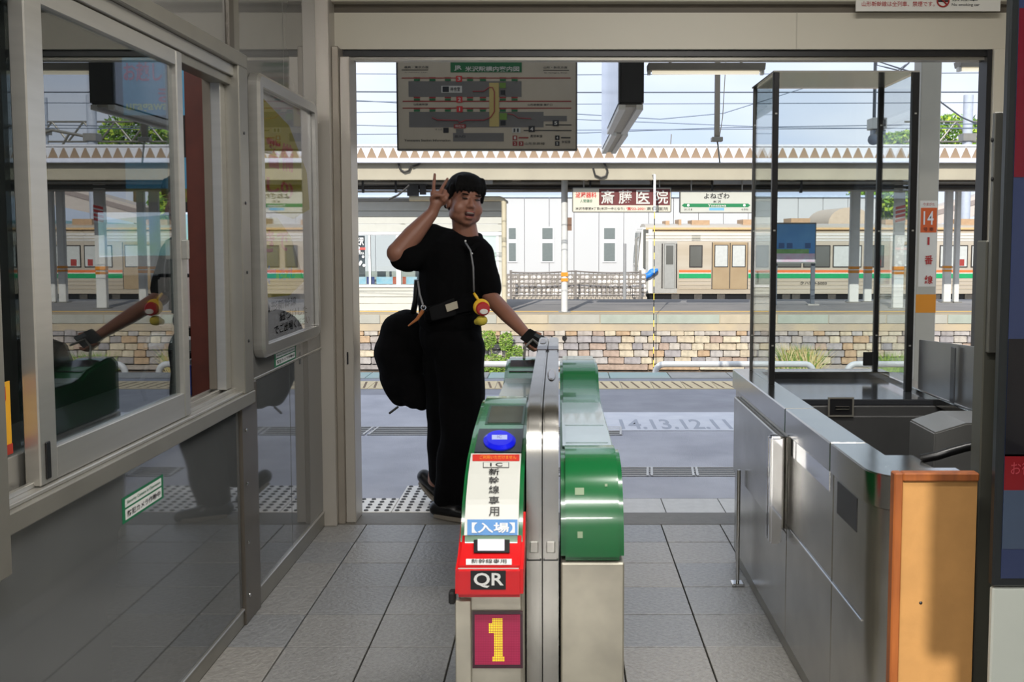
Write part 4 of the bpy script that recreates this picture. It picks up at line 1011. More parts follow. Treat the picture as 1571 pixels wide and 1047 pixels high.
boxes('cable_box', pdk, fc, [(X(628, yR), X(645, yR), yR - .1, yR, at(0, 301, yR).z, at(0, 284, yR).z), (X(647, yR), X(656, yR), yR - .1, yR, at(0, 299, yR).z, at(0, 284, yR).z)])
for pts in (((611, 250), (614, 260), (620, 264), (627, 262), (630, 255)), ((632, 256), (641, 253), (646, 249)), ((910, 258), (913, 269), (922, 273), (930, 270), (932, 262), (928, 252), (924, 248)), ((596, 306), (610, 300), (622, 290), (628, 284))):
    tube('cable_loop', pdk, fc, [at(u, v, YCn - .0) for u, v in pts], .018, 8)
# columns of the far platform
colm = M('far_column_white', (206, 206, 200), .5, var=.05)
def column(u0, u1, Y, vb, lab, bands, hatch=None, rnd=False, v_top=262):
    x0 = X(u0, Y); x1 = X(u1, Y); t = thing('canopy_column', lab, 'column', ((x0 + x1) / 2, Y, 0)); zt_ = at(0, v_top, Y).z
    if rnd: tube('shaft', colm, t, [((x0 + x1) / 2, Y, 0), ((x0 + x1) / 2, Y, zt_)], (x1 - x0) / 2, 14)
    else: box('shaft', colm, t, x0, x1, Y - .06, Y + .06, 0, zt_, .008)
    box('base_plate', alud, t, x0 - .05, x1 + .05, Y - .11, Y + .11, 0, .02)
    for (va, vb_) in bands: box('orange_band', og, t, x0 - .003, x1 + .003, Y - .064, Y + .064, at(0, vb_, Y).z, at(0, va, Y).z)
    if hatch:
        za, zb2 = at(0, hatch[1], Y).z, at(0, hatch[0], Y).z
        box('warning_sheet', white, t, x0 - .003, x1 + .003, Y - .066, Y + .066, za, zb2)
        n = 4
        for k in range(n):
            h0 = za + (zb2 - za) * (k + .05) / n; dh = (zb2 - za) / n * .5
            y_ = Y - .0675; hexa('red_stripe', M('stripe_red', (214, 60, 50), .5), t, [(x0, y_, h0), (x1, y_, h0 + (zb2 - za) / n * .55), (x1, y_, h0 + (zb2 - za) / n * .55 + dh * 1.3), (x0, y_, h0 + dh * 1.3)], .001)
    return t
column(861, 871, 18.35, 480, 'slim white round canopy column with an orange band left of the clinic sign', [(418, 424), (427, 432)], None, True, 250)
column(1301, 1315, 21.2, 462, 'white square canopy column left of the pair behind the screen box', [(409, 413), (415, 419)])
column(1324, 1335, 21.4, 463, 'slimmer white canopy column just right of the square one behind the screen box', [(409, 413), (415, 419)])
column(1368, 1383, 19.4, 472, 'thick white canopy column with red and white hatched sheet', [(409, 415), (417, 421)], (316, 342))
column(1445, 1456, 21.2, 461, 'white canopy column right of the cream platform column', [(408, 412), (414, 417)])
column(1461, 1468, 21.2, 461, 'thin white canopy column beside the right edge of the doorway view', [])
column(1655, 1668, 19.4, 472, 'white canopy column beyond the display, shown only in the window glass', [(409, 415), (417, 421)], (316, 342))
column(1590, 1600, 21.2, 462, 'second white canopy column beyond the display, shown only in the window glass', [(409, 413)])
# hanging signs
def hsign(name, lab, u0, u1, v0, v1, Y, m):
    c = quad(u0, u1, v0, v1, Y); t = thing(name, lab, 'sign', ((c[0][0] + c[1][0]) / 2, Y, c[0][2]))
    box('sign_board', m, t, c[0][0], c[1][0], Y, Y + .10, c[0][2], c[2][2], .004)
    box('sign_frame', M('sign_rim', (110, 108, 102), .4, .3), t, c[0][0] - .015, c[0][0], Y - .01, Y + .11, c[0][2], c[2][2])
    box('sign_frame', MATS['sign_rim'], t, c[1][0], c[1][0] + .015, Y - .01, Y + .11, c[0][2], c[2][2])
    box('sign_frame', MATS['sign_rim'], t, c[0][0], c[1][0], Y - .01, Y + .11, c[0][2] - .015, c[0][2])
    box('sign_frame', MATS['sign_rim'], t, c[0][0], c[1][0], Y - .01, Y + .11, c[2][2], c[2][2] + .015)
    for x in (c[0][0] + .2, c[1][0] - .2): tube('hanger', alud, t, [(x, Y + .05, c[2][2]), (x, Y + .05, zb_ - .05)], .015)
    return t
Yc = 18.0
t = hsign('clinic_sign', 'cream and maroon clinic signboard with large white Japanese characters', 879, 1029, 289, 325, Yc, M('sign_cream', (206, 200, 180), .5, var=.02))
mar = plate('maroon_field', M('maroon', (100, 36, 34), .5, var=.03), t, quad(919, 1028, 290, 315, Yc), .002, .002)
def sw(s, m, u0, u1, v0, v1, par, l=.006, b=.02, Y=Yc): return writing(s, m, par, quad(u0, u1, v0, v1, Y), l, b)
for s_, u in (('斎', 922), ('藤', 949), ('医', 976), ('院', 1004)): sw(s_, offw, u, u + 21, 292, 313, mar, .008, .015)
sw('泌尿器科', M('sign_red', (200, 50, 40), .5, var=0), 883, 915, 295, 303.5, t); sw('人間健診', greenink, 890, 909, 306, 311, t, .006, 0)
sw('米沢市駅前4丁目(米沢一中となり)', ink, 883, 958, 318, 323, t, .006, .01); sw('☎22-2021', M('sign_red2', (196, 40, 40), .5, var=0), 961, 990, 318, 323, t, .006, .02); sw('斎藤 医院', ink, 992, 1025, 318, 323, t, .006, 0)
t = hsign('station_name_sign', 'white station name sign with a green band and black hiragana', 1044, 1156, 294, 326, Yc, M('sign_pale', (190, 190, 178), .5, var=.02))
sw('よねざわ', ink, 1080, 1119, 296, 305, t, .006, .015); sw('米 沢', ink, 1094, 1106, 307.5, 311.5, t, .006, .01)
gb2 = plate('green_band', M('sign_green', (20, 120, 70), .4, var=0), t, quad(1050, 1147, 312.5, 318, Yc), .002, .002)
for (a, s_) in ((1050, -1), (1147, 1)):
    p = at(a, 315.2, Yc); h = .038; pts = [(p.x, p.z + h), (p.x + s_ * .05, p.z), (p.x, p.z - h)]
    prism('band_arrow', MATS['sign_green'], t, pts, Yc - .004, Yc - .0, axis='Y')
sw('Yonezawa', offw, 1086, 1114, 313.3, 317.4, gb2, .006, .015)
for u in (1056, 1142):
    p = at(u, 315.2, Yc - .006); disc('station_dot', white, t, p, V((.024, 0, 0)), V((0, 0, .024)), V((0, -1, 0)), .002, 14)
sw('おいたま', ink, 1050, 1062, 320, 323, t, .006, 0); sw('せきね', ink, 1137, 1148, 320, 323, t, .006, 0)
plate('blue_mark', M('mark_blue', (110, 170, 200), .5, var=0), t, quad(1088, 1111, 319, 323, Yc), .002, .002)
# white tube with cord
pt0 = at(1004.5, 268, 17.3)
t = thing('level_pole', 'thin white hanging tube with a yellow and black cord below it', 'pole', (pt0.x, 17.3, -.9))
tube('white_tube', hp, t, [(pt0.x, 17.3, at(0, 325, 17.3).z), (pt0.x, 17.3, at(0, 268, 17.3).z)], .022, 8)
tube('support_arm', hp, t, [(pt0.x, 17.3, at(0, 268.5, 17.3).z), (pt0.x, 17.66, at(0, 266, 17.3).z)], .014, 8)
zt_, zb2 = at(0, 325, 17.3).z, -1.25
n = 26
for k in range(n):
    z0 = zb2 + (zt_ - zb2) * k / n; box('cord_length', (M('cord_yellow', (220, 200, 70), .6) if k % 2 else black), t, pt0.x - .007, pt0.x + .007, 17.293, 17.307, z0, z0 + (zt_ - zb2) / n)
box('cord_weight', alud, t, pt0.x - .02, pt0.x + .02, 17.28, 17.32, -1.3, -1.25)
# billboard on the far platform
Yb = 20.2; c = quad(1188, 1251, 344, 402, Yb)
t = thing('platform_billboard', 'landscape billboard of blue sky and meadow on grey posts on the far platform', 'billboard', ((c[0][0] + c[1][0]) / 2, Yb, 0))
box('board_frame', M('billboard_frame', (120, 124, 120), .5), t, c[0][0] - .04, c[1][0] + .02, Yb, Yb + .1, c[0][2] - .03, c[2][2] + .03)
pic = plate('picture', M('picture_sky', (70, 130, 196), .4, rgb2=(110, 170, 214), scale=1.2), t, c, .002, .002)
plate('meadow', M('picture_meadow', (110, 160, 90), .5, rgb2=(140, 180, 120), scale=8), pic, sub(c, 0, .85, .22, .34), .008, .004)
plate('flower_bed', M('picture_pink', (210, 170, 190), .5, rgb2=(200, 200, 210), scale=8), pic, sub(c, 0, 1, 0, .22), .008, .004)
for a in (.1, .3, .75): plate('distant_house', M('picture_house', (74, 104, 150), .5), pic, sub(c, a, a + .14, .36, .5), .008, .004)
for u in (1187, 1245): box('billboard_post', M('billboard_post', (92, 98, 106), .5), t, X(u, Yb), X(u + 6, Yb), Yb + .1, Yb + .16, 0, c[2][2] + .03)
box('billboard_foot', conc, t, X(1240, Yb), X(1257, Yb), Yb + .04, Yb + .22, 0, .03)
# waiting room
yW = 18.75; x0 = -6.2; x1 = X(771, yW)
t = thing('waiting_room', 'white boarded waiting room with glazed front on the far platform behind the man', 'shelter', (-3.3, yW, 0))
wr = M('siding_white', (194, 194, 184), .5, var=.03); 
zR = at(0, 309, yW).z
box('back_wall', wr, t, x0, x1, 19.9, 20.0, 0, .72); box('back_header', wr, t, x0, x1, 19.9, 20.0, 1.7, zR)
for x in (-6.1, -4.6, -3.2, -1.8): box('back_mullion', white, t, x, x + .08, 19.92, 19.98, .72, 1.7); box('side_wall', wr, t, x1 - .08, x1, yW + .03, 19.9, 0, zR); box('side_wall', wr, t, x0, x0 + .08, yW + .03, 19.9, 0, zR)
box('room_roof', M('room_roof', (150, 148, 140), .6), t, x0 - .05, x1 + .05, yW - .06, 20.05, zR, zR + .05)
box('room_floor', M('room_floor', (150, 150, 146), .6), t, x0, x1, yW + .03, 19.9, 0.0, .02)
zs = [at(0, v, yW).z for v in (356, 344, 333, 324, 309)]
for a, b in zip(zs, zs[1:]): box('siding_board', wr, t, x0, x1, yW, yW + .04, a + .004, b - .004, .004)
zs = [.0] + [at(0, v, yW).z for v in (466, 456, 447, 441)]
xd0 = X(733, yW)
for a, b in zip(zs, zs[1:]): box('siding_board', wr, t, x0, xd0, yW, yW + .04, a + .004, b - .004, .004)
box('window_ledge', white, t, x0, xd0, yW - .03, yW + .04, at(0, 441, yW).z, at(0, 437, yW).z); box('window_head', white, t, x0, x1, yW - .01, yW + .04, at(0, 361, yW).z, at(0, 356, yW).z)
zl, zh = at(0, 437, yW).z, at(0, 361, yW).z
for (ua, ub) in ((463, 466), (497, 500), (534, 535), (567, 570), (609, 616), (650, 653), (690, 693), (729, 733)): box('mullion', white, t, X(ua, yW), X(ub, yW), yW - .01, yW + .05, zl, zh)
for (ua, ub) in ((466, 497), (500, 534), (535, 567), (570, 609), (616, 650), (653, 690), (693, 729)): box('pane', glass, t, X(ua, yW), X(ub, yW), yW + .02, yW + .026, zl, zh)
pb = M('shelter_picture', (120, 196, 220), .5, rgb2=(230, 234, 236), scale=5)
for (ua, ub, m) in ((537, 562, pb), (578, 603, pb), (624, 640, pb), (563, 575, M('seat_blue', (60, 70, 130), .5)), (603, 609, M('seat_orange', (196, 90, 50), .5)), (618, 623, MATS['seat_orange'])): box('window_picture', m, t, X(ua, yW), X(ub, yW), yW + .03, yW + .034, at(0, 436, yW).z, at(0, 425, yW).z)
pk = M('poster_dark', (90, 92, 92), .5)
box('window_poster', pk, t, X(547, yW), X(561, yW), yW + .03, yW + .034, at(0, 425, yW).z, at(0, 362, yW).z)
box('poster_stripe', M('stripe_coral', (220, 90, 80), .5), t, X(536, yW), X(562, yW), yW + .012, yW + .016, at(0, 383.5, yW).z, at(0, 380, yW).z)
sw('米沢', white, 545, 558, 364, 377, t, .01, .05, yW); sw('YONEZAWA', white, 539, 559, 387, 391, t, .01, .05, yW)
for q in range(9): 
    u = random.uniform(536, 560); v = random.uniform(366, 422); p = at(u, v, yW + .01); disc('snow_dot', white, t, p, V((.03, 0, 0)), V((0, 0, .03)), V((0, -1, 0)), .002, 8)
box('entrance_panel', M('entrance_glass', (196, 214, 206), .15, var=.02), t, X(738, yW), X(762, yW), yW + .01, yW + .03, 0.02, at(0, 362, yW).z)
box('entrance_frame', white, t, X(762, yW), X(766, yW), yW - .01, yW + .04, 0, zh); box('entrance_frame', white, t, X(733, yW), X(738, yW), yW - .01, yW + .04, 0, zh); box('siding_post', wr, t, X(766, yW), x1, yW, yW + .04, 0, at(0, 356, yW).z)
for (u, v, m) in ((742, 392, 'a'), (746, 403, 'b'), (757, 394, 'b'), (755, 400, 'a'), (757, 410, 'b'), (752, 397, 'b')):
    p = at(u, v, yW + .008); disc('flower_sticker', M('flower_' + m, (220, 150, 90) if m == 'a' else (226, 206, 110), .5), t, p, V((.03, 0, 0)), V((0, 0, .03)), V((0, -1, 0)), .002, 8)
box('bench', M('bench_blue', (70, 80, 120), .5), t, -5.9, -1.6, 19.4, 19.8, .38, .45); boxes('bench_leg', dark, t, [(x, x + .06, 19.45, 19.75, .02, .38) for x in (-5.6, -4, -2.4)])
# beige pipe portal beside it
bp = M('beige_pipe', (196, 186, 158), .45, var=.05); yp_ = 18.3
zt_ = at(0, 305, yp_).z
tag(tube('downpipe', bp, None, [(X(630, yp_), yp_, zt_), (X(768, yp_), yp_, zt_), (X(772, yp_), yp_, zt_ - .02), (X(774, yp_), yp_, zt_ - .07), (X(774, yp_), yp_, 0)], .048, 12), 'beige downpipe bending down beside the white waiting room', 'pipe')
# ---------------------------------------------------------------- train
YT = 35.0
def zT(v): return at(900, v, YT).z
body = M('train_steel', (196, 186, 168), .35, .3, rgb2=(176, 162, 140), scale=.6, stretch=(.3, 1, 3)); bodyu = M('train_upper', (216, 212, 202), .35, .3, var=.05, scale=1)
tor = M('train_orange', (214, 112, 60), .4); tgr = M('train_green', (20, 150, 90), .4); twh = M('train_white', (226, 222, 210), .4, var=.04)
tw_ = M('train_window', (96, 96, 90), .08, var=.1, scale=1); tfr = M('train_rubber', (52, 48, 44), .5); lit = M('train_window_pale', (190, 192, 186), .1, var=.06)
trn = thing('local_train', 'stainless local train with orange and green stripes standing beyond the far platform', 'train', (10, YT + 1.4, -1.3))
x0 = X(990, YT); x1 = 30.0
pr = [(YT, -.62), (YT, zT(366)), (YT + .03, zT(358)), (YT + .12, zT(351)), (YT + .35, zT(346)), (YT + .9, zT(343)), (YT + 1.9, zT(343)), (YT + 2.45, zT(346)), (YT + 2.7, zT(352)), (YT + 2.78, zT(364)), (YT + 2.8, -.62)]
prism('car_body', body, trn, pr, x0, x1, 0, smooth=True)
box('upper_band', bodyu, trn, x0, x1, YT - .012, YT, zT(370), zT(358)); box('upper_band', M('gutter_tan', (206, 170, 120), .5), trn, x0, x1, YT - .02, YT + .1, zT(352.5), zT(349.5))
box('cab_side', M('cab_side', (176, 174, 166), .4, .3), trn, x0, X(1038, YT), YT - .014, YT, zT(450), zT(370))
# cab front
xf = X(980, YT)
prism('cab_front', twh, trn, [(x0, -.62), (xf, -.62), (xf - .02, zT(405)), (xf + .10, zT(352)), (x0, zT(347))], YT + .02, YT + 2.78, .05, axis='Y')
prism('cab_window', tw_, trn, [(xf - .035, zT(410)), (xf - .01, zT(410)), (xf + .09, zT(357)), (xf + .05, zT(357))], YT + .25, YT + 2.5, .0, axis='Y')
box('cab_side_window', tw_, trn, X(986, YT), X(994, YT), YT - .0, YT + .025, zT(412), zT(352)); box('cab_pillar', twh, trn, X(994, YT), X(1000, YT), YT - .03, YT + .01, zT(450), zT(352))
tube('hand_rail', alud, trn, [(xf - .1, YT + .2, zT(440)), (xf - .1, YT + .2, zT(366)), (xf, YT + .25, zT(364))], .04, 6)
bm = bmesh.new(); cap(bm, (X(983, YT), YT - .1, zT(431)), (X(1004, YT), YT - .14, zT(416)), .10, .13, flat=.6); cap(bm, (X(982, YT), YT - .1, zT(426)), (X(995, YT), YT - .14, zT(422)), .09, .11); ell(bm, (X(1000, YT), YT - .14, zT(417)), (.16, .1, .12))
o = blob('blue_hose_bundle', M('blue_sheet', (30, 120, 214), .5, var=.1), None, bm, .03, 1); tag(o, 'bright blue bundled sheet tied to the front corner of the train', 'sheet')
def twin(u0, u1, v0, v1, m=tw_):
    f = box('window_frame', tfr, trn, X(u0, YT) - .04, X(u1, YT) + .04, YT - .02, YT, zT(v1) - .04, zT(v0) + .04, .008)
    box('pane', m, f, X(u0, YT), X(u1, YT), YT - .026, YT - .019, zT(v1), zT(v0)); return f
def tdoor(u0, u1, lab=None):
    d = box('door', M('train_door', (186, 164, 130), .35, .4, rgb2=(170, 146, 112), scale=1), trn, X(u0, YT), X(u1, YT), YT - .025, YT, zT(444), zT(372), .02)
    box('door_seam', tfr, d, X((u0 + u1) / 2, YT) - .015, X((u0 + u1) / 2, YT) + .015, YT - .03, YT - .02, zT(443), zT(373))
    for (a, b) in ((u0 + 4, (u0 + u1) / 2 - 4), ((u0 + u1) / 2 + 4, u1 - 4)):
        f = box('window_frame', tfr, d, X(a, YT) - .03, X(b, YT) + .03, YT - .034, YT - .024, zT(409) - .03, zT(377) + .03, .008)
        box('pane', lit, f, X(a, YT), X(b, YT), YT - .038, YT - .033, zT(409), zT(377))
    box('door_edge', tfr, d, X(u0, YT) - .03, X(u0, YT), YT - .01, YT, zT(444), zT(372)); box('door_edge', tfr, d, X(u1, YT), X(u1, YT) + .03, YT - .01, YT, zT(444), zT(372))
d = box('crew_door', M('crew_door', (164, 164, 158), .4, .3), trn, X(1018, YT), X(1035, YT), YT - .024, YT, zT(443), zT(374), .01)
box('pane', tw_, d, X(1021, YT), X(1032, YT), YT - .03, YT - .022, zT(406), zT(377))
for u in (1015, 1037): box('door_handrail', tfr, d, X(u, YT) - .02, X(u, YT) + .02, YT - .05, YT - .01, zT(442), zT(374))
wins = [(1058, 1075), (1160, 1176), (1188, 1226), (1232, 1270), (1277, 1318), (1325, 1352), (1440, 1480), (1488, 1526), (1534, 1574), (1582, 1622), (1700, 1740), (1748, 1788), (1796, 1836)]
for k, (a, b) in enumerate(wins): twin(a, b, 378, 409, lit if k in (4, 6, 7, 9) else tw_)
for (a, b) in ((1092, 1145), (1368, 1422), (1636, 1690)): tdoor(a, b)
for (a, b) in ((1493, 1502), (1468, 1476), (1340, 1349)): box('seat_back', M('seat_red', (150, 50, 44), .6), trn, X(a, YT), X(b, YT), YT - .032, YT - .027, zT(408), zT(398))
for (a, b) in ((1041, 1090), (1147, 1366), (1424, 1634), (1692, 1900)):
    box('orange_stripe', tor, trn, X(a, YT), X(b, YT), YT - .016, YT, zT(418.5), zT(414.5)); box('pale_stripe', twh, trn, X(a, YT), X(b, YT), YT - .014, YT, zT(420), zT(418.5)); box('green_stripe', tgr, trn, X(a, YT), X(b, YT), YT - .016, YT, zT(427), zT(420))
    for v in (431, 437, 443): box('rib', M('rib_tan', (196, 182, 156), .4, .4), trn, X(a, YT), X(b, YT), YT - .02, YT, zT(v + .7), zT(v))
for v in (361, 366): box('rib', MATS['rib_tan'], trn, x0, x1, YT - .03, YT - .01, zT(v + .6), zT(v))
writing('クハ719-5003', tfr, trn, quad(1227, 1268, 432, 437, YT), .03, .01)
for (u0, u1, v0) in ((1020, 1026, 339), (1040, 1044, 337), (1060, 1087, 338), (1138, 1155, 337), (1211, 1240, 335), (1355, 1400, 337), (1470, 1500, 336)): box('roof_unit', M('roof_unit', (170, 140, 108), .6, var=.1), trn, X(u0, YT + .6), X(u1, YT + .6), YT + .6, YT + 1.8, zT(345), at(0, v0, YT + .6).z)
box('route_board', M('route_grey', (170, 166, 152), .5), trn, X(1060, YT), X(1073, YT), YT - .03, YT, zT(369), zT(361))
box('underframe', black, trn, x0, x1, YT + .1, YT + 2.7, -1.0, -.62)
for u in (1030, 1065, 1100, 1145, 1200, 1215, 1270, 1305, 1345, 1390, 1430, 1480): box('equipment_box', M('under_grey', (72, 68, 62), .6, var=.2), trn, X(u, YT), X(u + 12, YT), YT + .05, YT + .5, -1.0, -.60)
for u in (1012, 1050, 1420, 1460):
    bm = bmesh.new(); p = at(u, 460, YT + .4); tadd(bm, [(p.x, YT + .3, -.9), (p.x, YT + .45, -.9)], .42, 20); finish('wheel', bm, tfr, trn)
# rounded arch of another roof behind
cc = X(1292, YT + 4); rr_ = .85; zz0 = at(0, 343, YT + 4).z
pts = [(cc - rr_ * cos(q), zz0 + .62 * sin(q)) for q in [pi * k / 12 for k in range(13)]]
o = prism('round_roof', M('roof_arch_tan', (190, 172, 150), .5), None, [(cc - rr_, -1.3)] + pts + [(cc + rr_, -1.3)], YT + 3.2, YT + 6.5, axis='Y', smooth=True); tag(o, 'tan round-topped roof rising behind the train roof', 'tank')
# ---------------------------------------------------------------- white building
YB = 46.0
bw = M('building_white', (192, 193, 192), .6, var=.02, scale=.3)
b = thing('white_building', 'long white panelled building with narrow windows beyond the tracks', 'building', (2, YB + 6, -1.3))
zBt = at(0, 303, YB).z; x = X(540, YB); xe = X(1342, YB); xs = []
while x < xe - .1: xs.append(x); x += 38 / F * YB
for a in xs: box('wall_panel', bw, b, a + .01, min(a + 38 / F * YB, xe) - .01, YB, YB + .2, -1.3, zBt)
box('building_core', bw, b, xs[0], xe, YB + .15, YB + 10, -1.3, zBt - .05)
box('roof_edge', M('roof_edge_blue', (180, 196, 214), .5), b, xs[0], xe, YB - .1, YB + .25, zBt, zBt + .10)
for (u0, u1) in ((781, 792), (832, 848), (926, 943), (1010, 1027)):
    f = box('window', white, b, X(u0, YB) - .06, X(u1, YB) + .06, YB - .04, YB, at(0, 403, YB).z, at(0, 348.5, YB).z)
    box('pane', M('far_pane', (116, 124, 122), .1, var=.05), f, X(u0, YB), X(u1, YB), YB - .05, YB - .035, at(0, 367, YB).z, at(0, 350, YB).z)
    box('pane', MATS['far_pane'], f, X(u0, YB), X(u1, YB), YB - .05, YB - .035, at(0, 401, YB).z, at(0, 373, YB).z)
# cobble wall and fence
YS = 33.5
t = thing('retaining_wall', 'low pale stone wall with concrete kerb behind the railing', 'wall', (-.5, YS, -1.3))
cob = [M('cobble_%d' % i, c, .8) for i, c in enumerate(((206, 200, 192), (180, 174, 168), (222, 218, 212)))]
box('wall_core', M('wall_mortar', (136, 130, 122), .9), t, -6.5, 3.0, YS, YS + .4, -1.3, at(0, 421, YS).z)
box('kerb', M('kerb', (176, 166, 150), .8, var=.06), t, -6.5, 3.0, YS - .4, YS, -1.3, at(0, 455, YS).z)
bm = bmesh.new(); zlo, zhi = at(0, 455, YS).z, at(0, 421, YS).z
cb3 = [bmesh.new() for _ in range(3)]
x = -4.5
while x < 3.0:
    z = zlo + .05
    while z < zhi - .05:
        s_ = random.uniform(.07, .11); ell(cb3[random.randrange(3)], (x + random.uniform(-.03, .03), YS, z), (s_, .06, s_ * .7), seg=6); z += .15
    x += .19
for k in range(3): o = finish('cobble', cb3[k], cob[k], t); o['kind'] = 'stuff'
YFn = 32.6
t = thing('railing', 'grey iron railing with a curved top beyond the far platform', 'fence', (-.5, YFn, -1.3))
fm = M('railing_grey', (118, 112, 106), .5)
def ztop(x): return at(0, 417.5, YFn).z - .06 * abs(sin((x - .5) * 1.15)) + .03
xa, xb = X(784, YFn), X(982, YFn); x = xa
while x < xb: box('baluster', fm, t, x - .011, x + .011, YFn, YFn + .02, at(0, 458, YFn).z, ztop(x)); x += .145
for k in range(3): x = xa + (xb - xa) * k / 2; box('railing_post', fm, t, x - .04, x + .04, YFn - .02, YFn + .04, -1.3, at(0, 415, YFn).z)
tube('top_rail', fm, t, [(xa + (xb - xa) * k / 30, YFn, ztop(xa + (xb - xa) * k / 30)) for k in range(31)], .03, 6)
tube('bottom_rail', fm, t, [(xa, YFn, at(0, 453, YFn).z), (xb, YFn, at(0, 453, YFn).z)], .025, 6)
tag(tube('steel_stake', M('stake_grey', (150, 150, 148), .5), None, [(X(958, 30), 30, -1.3), (X(958, 30), 30, at(0, 374, 30).z)], .05, 8), 'slim grey stake standing between the railing and the train', 'post')
# things on the downpipe side
tag(box('signal_box', M('box_brown', (120, 90, 70), .6), None, X(871, 18.3), X(877, 18.3), 18.3, 18.4, at(0, 354, 18.3).z, at(0, 334, 18.3).z), 'small brown box fixed beside the slim round column', 'box')
# ================================================================ THE MAN
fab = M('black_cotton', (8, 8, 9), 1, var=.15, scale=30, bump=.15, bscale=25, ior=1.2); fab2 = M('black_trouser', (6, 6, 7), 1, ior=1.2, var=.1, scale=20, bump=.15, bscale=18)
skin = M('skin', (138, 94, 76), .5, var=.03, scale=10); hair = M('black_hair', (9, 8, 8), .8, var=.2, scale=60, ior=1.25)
PY = 4.93
G = at
man = thing('person', 'man in black polo and wide trousers raising a victory sign, phone in other hand', 'person', (at(690, 795, PY).x, PY, 0))
bm = bmesh.new()
# head in its own frame, face towards -Y, then turned to the picture's right and tipped
HC = G(713, 310, PY - .02)
HM = Matrix.Translation(HC) @ Matrix.Scale(1.07, 4) @ Matrix.Rotation(radians(8), 4, 'Y') @ Matrix.Rotation(radians(24), 4, 'Z') @ Matrix.Rotation(radians(-4), 4, 'X')
def HP(x, y, z): return HM @ V((x, y, z))
HR = HM.to_3x3()
def hell(b, c, r, seg=18): ell(b, HP(*c), r, HR, seg)
hell(bm, (0, .012, .040), (.076, .094, .082)); hell(bm, (0, -.022, -.018), (.068, .072, .086)); hell(bm, (0, -.034, -.066), (.058, .050, .044)); hell(bm, (0, -.056, -.092), (.028, .022, .02))
for s_ in (-1, 1):
    hell(bm, (s_ * .042, -.056, -.036), (.030, .026, .032)); hell(bm, (s_ * .077, .012, -.012), (.010, .018, .032)); hell(bm, (s_ * .050, -.02, -.060), (.024, .045, .034))
    hell(bm, (s_ * .030, -.083, .026), (.024, .010, .008)); hell(bm, (s_ * .012, -.097, -.028), (.010, .010, .008))
cap(bm, HP(0, -.088, .014), HP(0, -.106, -.022), .008, .013); hell(bm, (0, -.084, -.046), (.026, .012, .010)); hell(bm, (0, -.086, -.078), (.022, .012, .008))
NB = G(716, 372, PY + .02)
cap(bm, HP(0, .012, -.055), NB, .058, .066)
# trunk under the clothes
CH = G(694, 415, PY); PV = G(690, 515, PY + .02)
cap(bm, NB + V((-.05, 0, -.04)), NB + V((.05, 0, -.05)), .075, .075); cap(bm, CH, PV, .10, .11)
# raised arm
SR = G(660, 372, PY); ER = G(610, 388, PY - .17); WR = G(663, 327, PY - .12)
cap(bm, SR, ER, .066, .054); cap(bm, ER, WR.lerp(ER, .55), .052, .050); cap(bm, WR.lerp(ER, .55), WR, .050, .031)
# lowered arm
SL = G(733, 392, PY); EL = G(753, 457, PY - .05); WL = G(806, 512, PY - .30)
cap(bm, SL, EL, .052, .043); cap(bm, EL, WL.lerp(EL, .5), .042, .039); cap(bm, WL.lerp(EL, .5), WL, .039, .026)
# right hand: palm to the camera, two fingers up, the others folded under the thumb
def finger(b, pts, r0, r1):
    for k in range(len(pts) - 1):
        f0 = r0 + (r1 - r0) * k / (len(pts) - 1); f1 = r0 + (r1 - r0) * (k + 1) / (len(pts) - 1); cap(b, pts[k], pts[k + 1], f0, f1)
hy = PY - .12
cap(bm, WR, G(669, 312, hy), .028, .030); cap(bm, G(666, 306, hy), G(679, 309, hy), .024, .023); cap(bm, G(665, 297, hy), G(681, 301, hy), .017, .016)
finger(bm, [G(665, 297, hy), G(665.5, 284, hy - .005), G(666.5, 274, hy), G(667, 267.5, hy + .005)], .0105, .0075)
finger(bm, [G(674, 298, hy), G(679, 287, hy), G(683.5, 280, hy), G(686.5, 274.5, hy)], .0105, .0075)
finger(bm, [G(679, 300, hy), G(683, 293, hy - .012), G(681, 299, hy - .034), G(677, 304, hy - .030)], .0105, .0085)
finger(bm, [G(683, 304, hy), G(687, 299, hy - .012), G(685, 305, hy - .032), G(681, 309, hy - .028)], .0095, .0078)
finger(bm, [G(664, 314, hy - .01), G(662, 304, hy - .028), G(668, 300, hy - .042), G(675, 300, hy - .045)], .0125, .0085)
# left hand round the phone
ly = WL.y
cap(bm, WL, G(815, 522, ly - .03), .026, .028); cap(bm, G(811, 520, ly - .03), G(820, 527, ly - .04), .024, .022)
for k, (u, v) in enumerate(((806, 526), (811, 530), (816, 533), (821, 531))):
    finger(bm, [G(u + 5, v - 7, ly - .02), G(u + 1, v + 1, ly - .03), G(u + 2, v + 5, ly - .055), G(u + 6, v + 4, ly - .080)], .0105, .0078)
finger(bm, [G(812, 514, ly - .03), G(820, 511, ly - .05), G(829, 513, ly - .07)], .0115, .0085)
# legs and feet inside the trousers
HR_ = G(704, 530, PY - .02); KR = G(706, 655, PY - .05); AR = G(690, 776, PY - .0)
HL_ = G(680, 530, PY + .08); KL = G(684, 650, PY + .10); AL = G(668, 736, PY + .20)
cap(bm, HR_, KR, .09, .06); cap(bm, KR, AR, .058, .042); cap(bm, HL_, KL, .09, .06); cap(bm, KL, AL, .058, .042)
blob('body', skin, man, bm, .0055, 4)
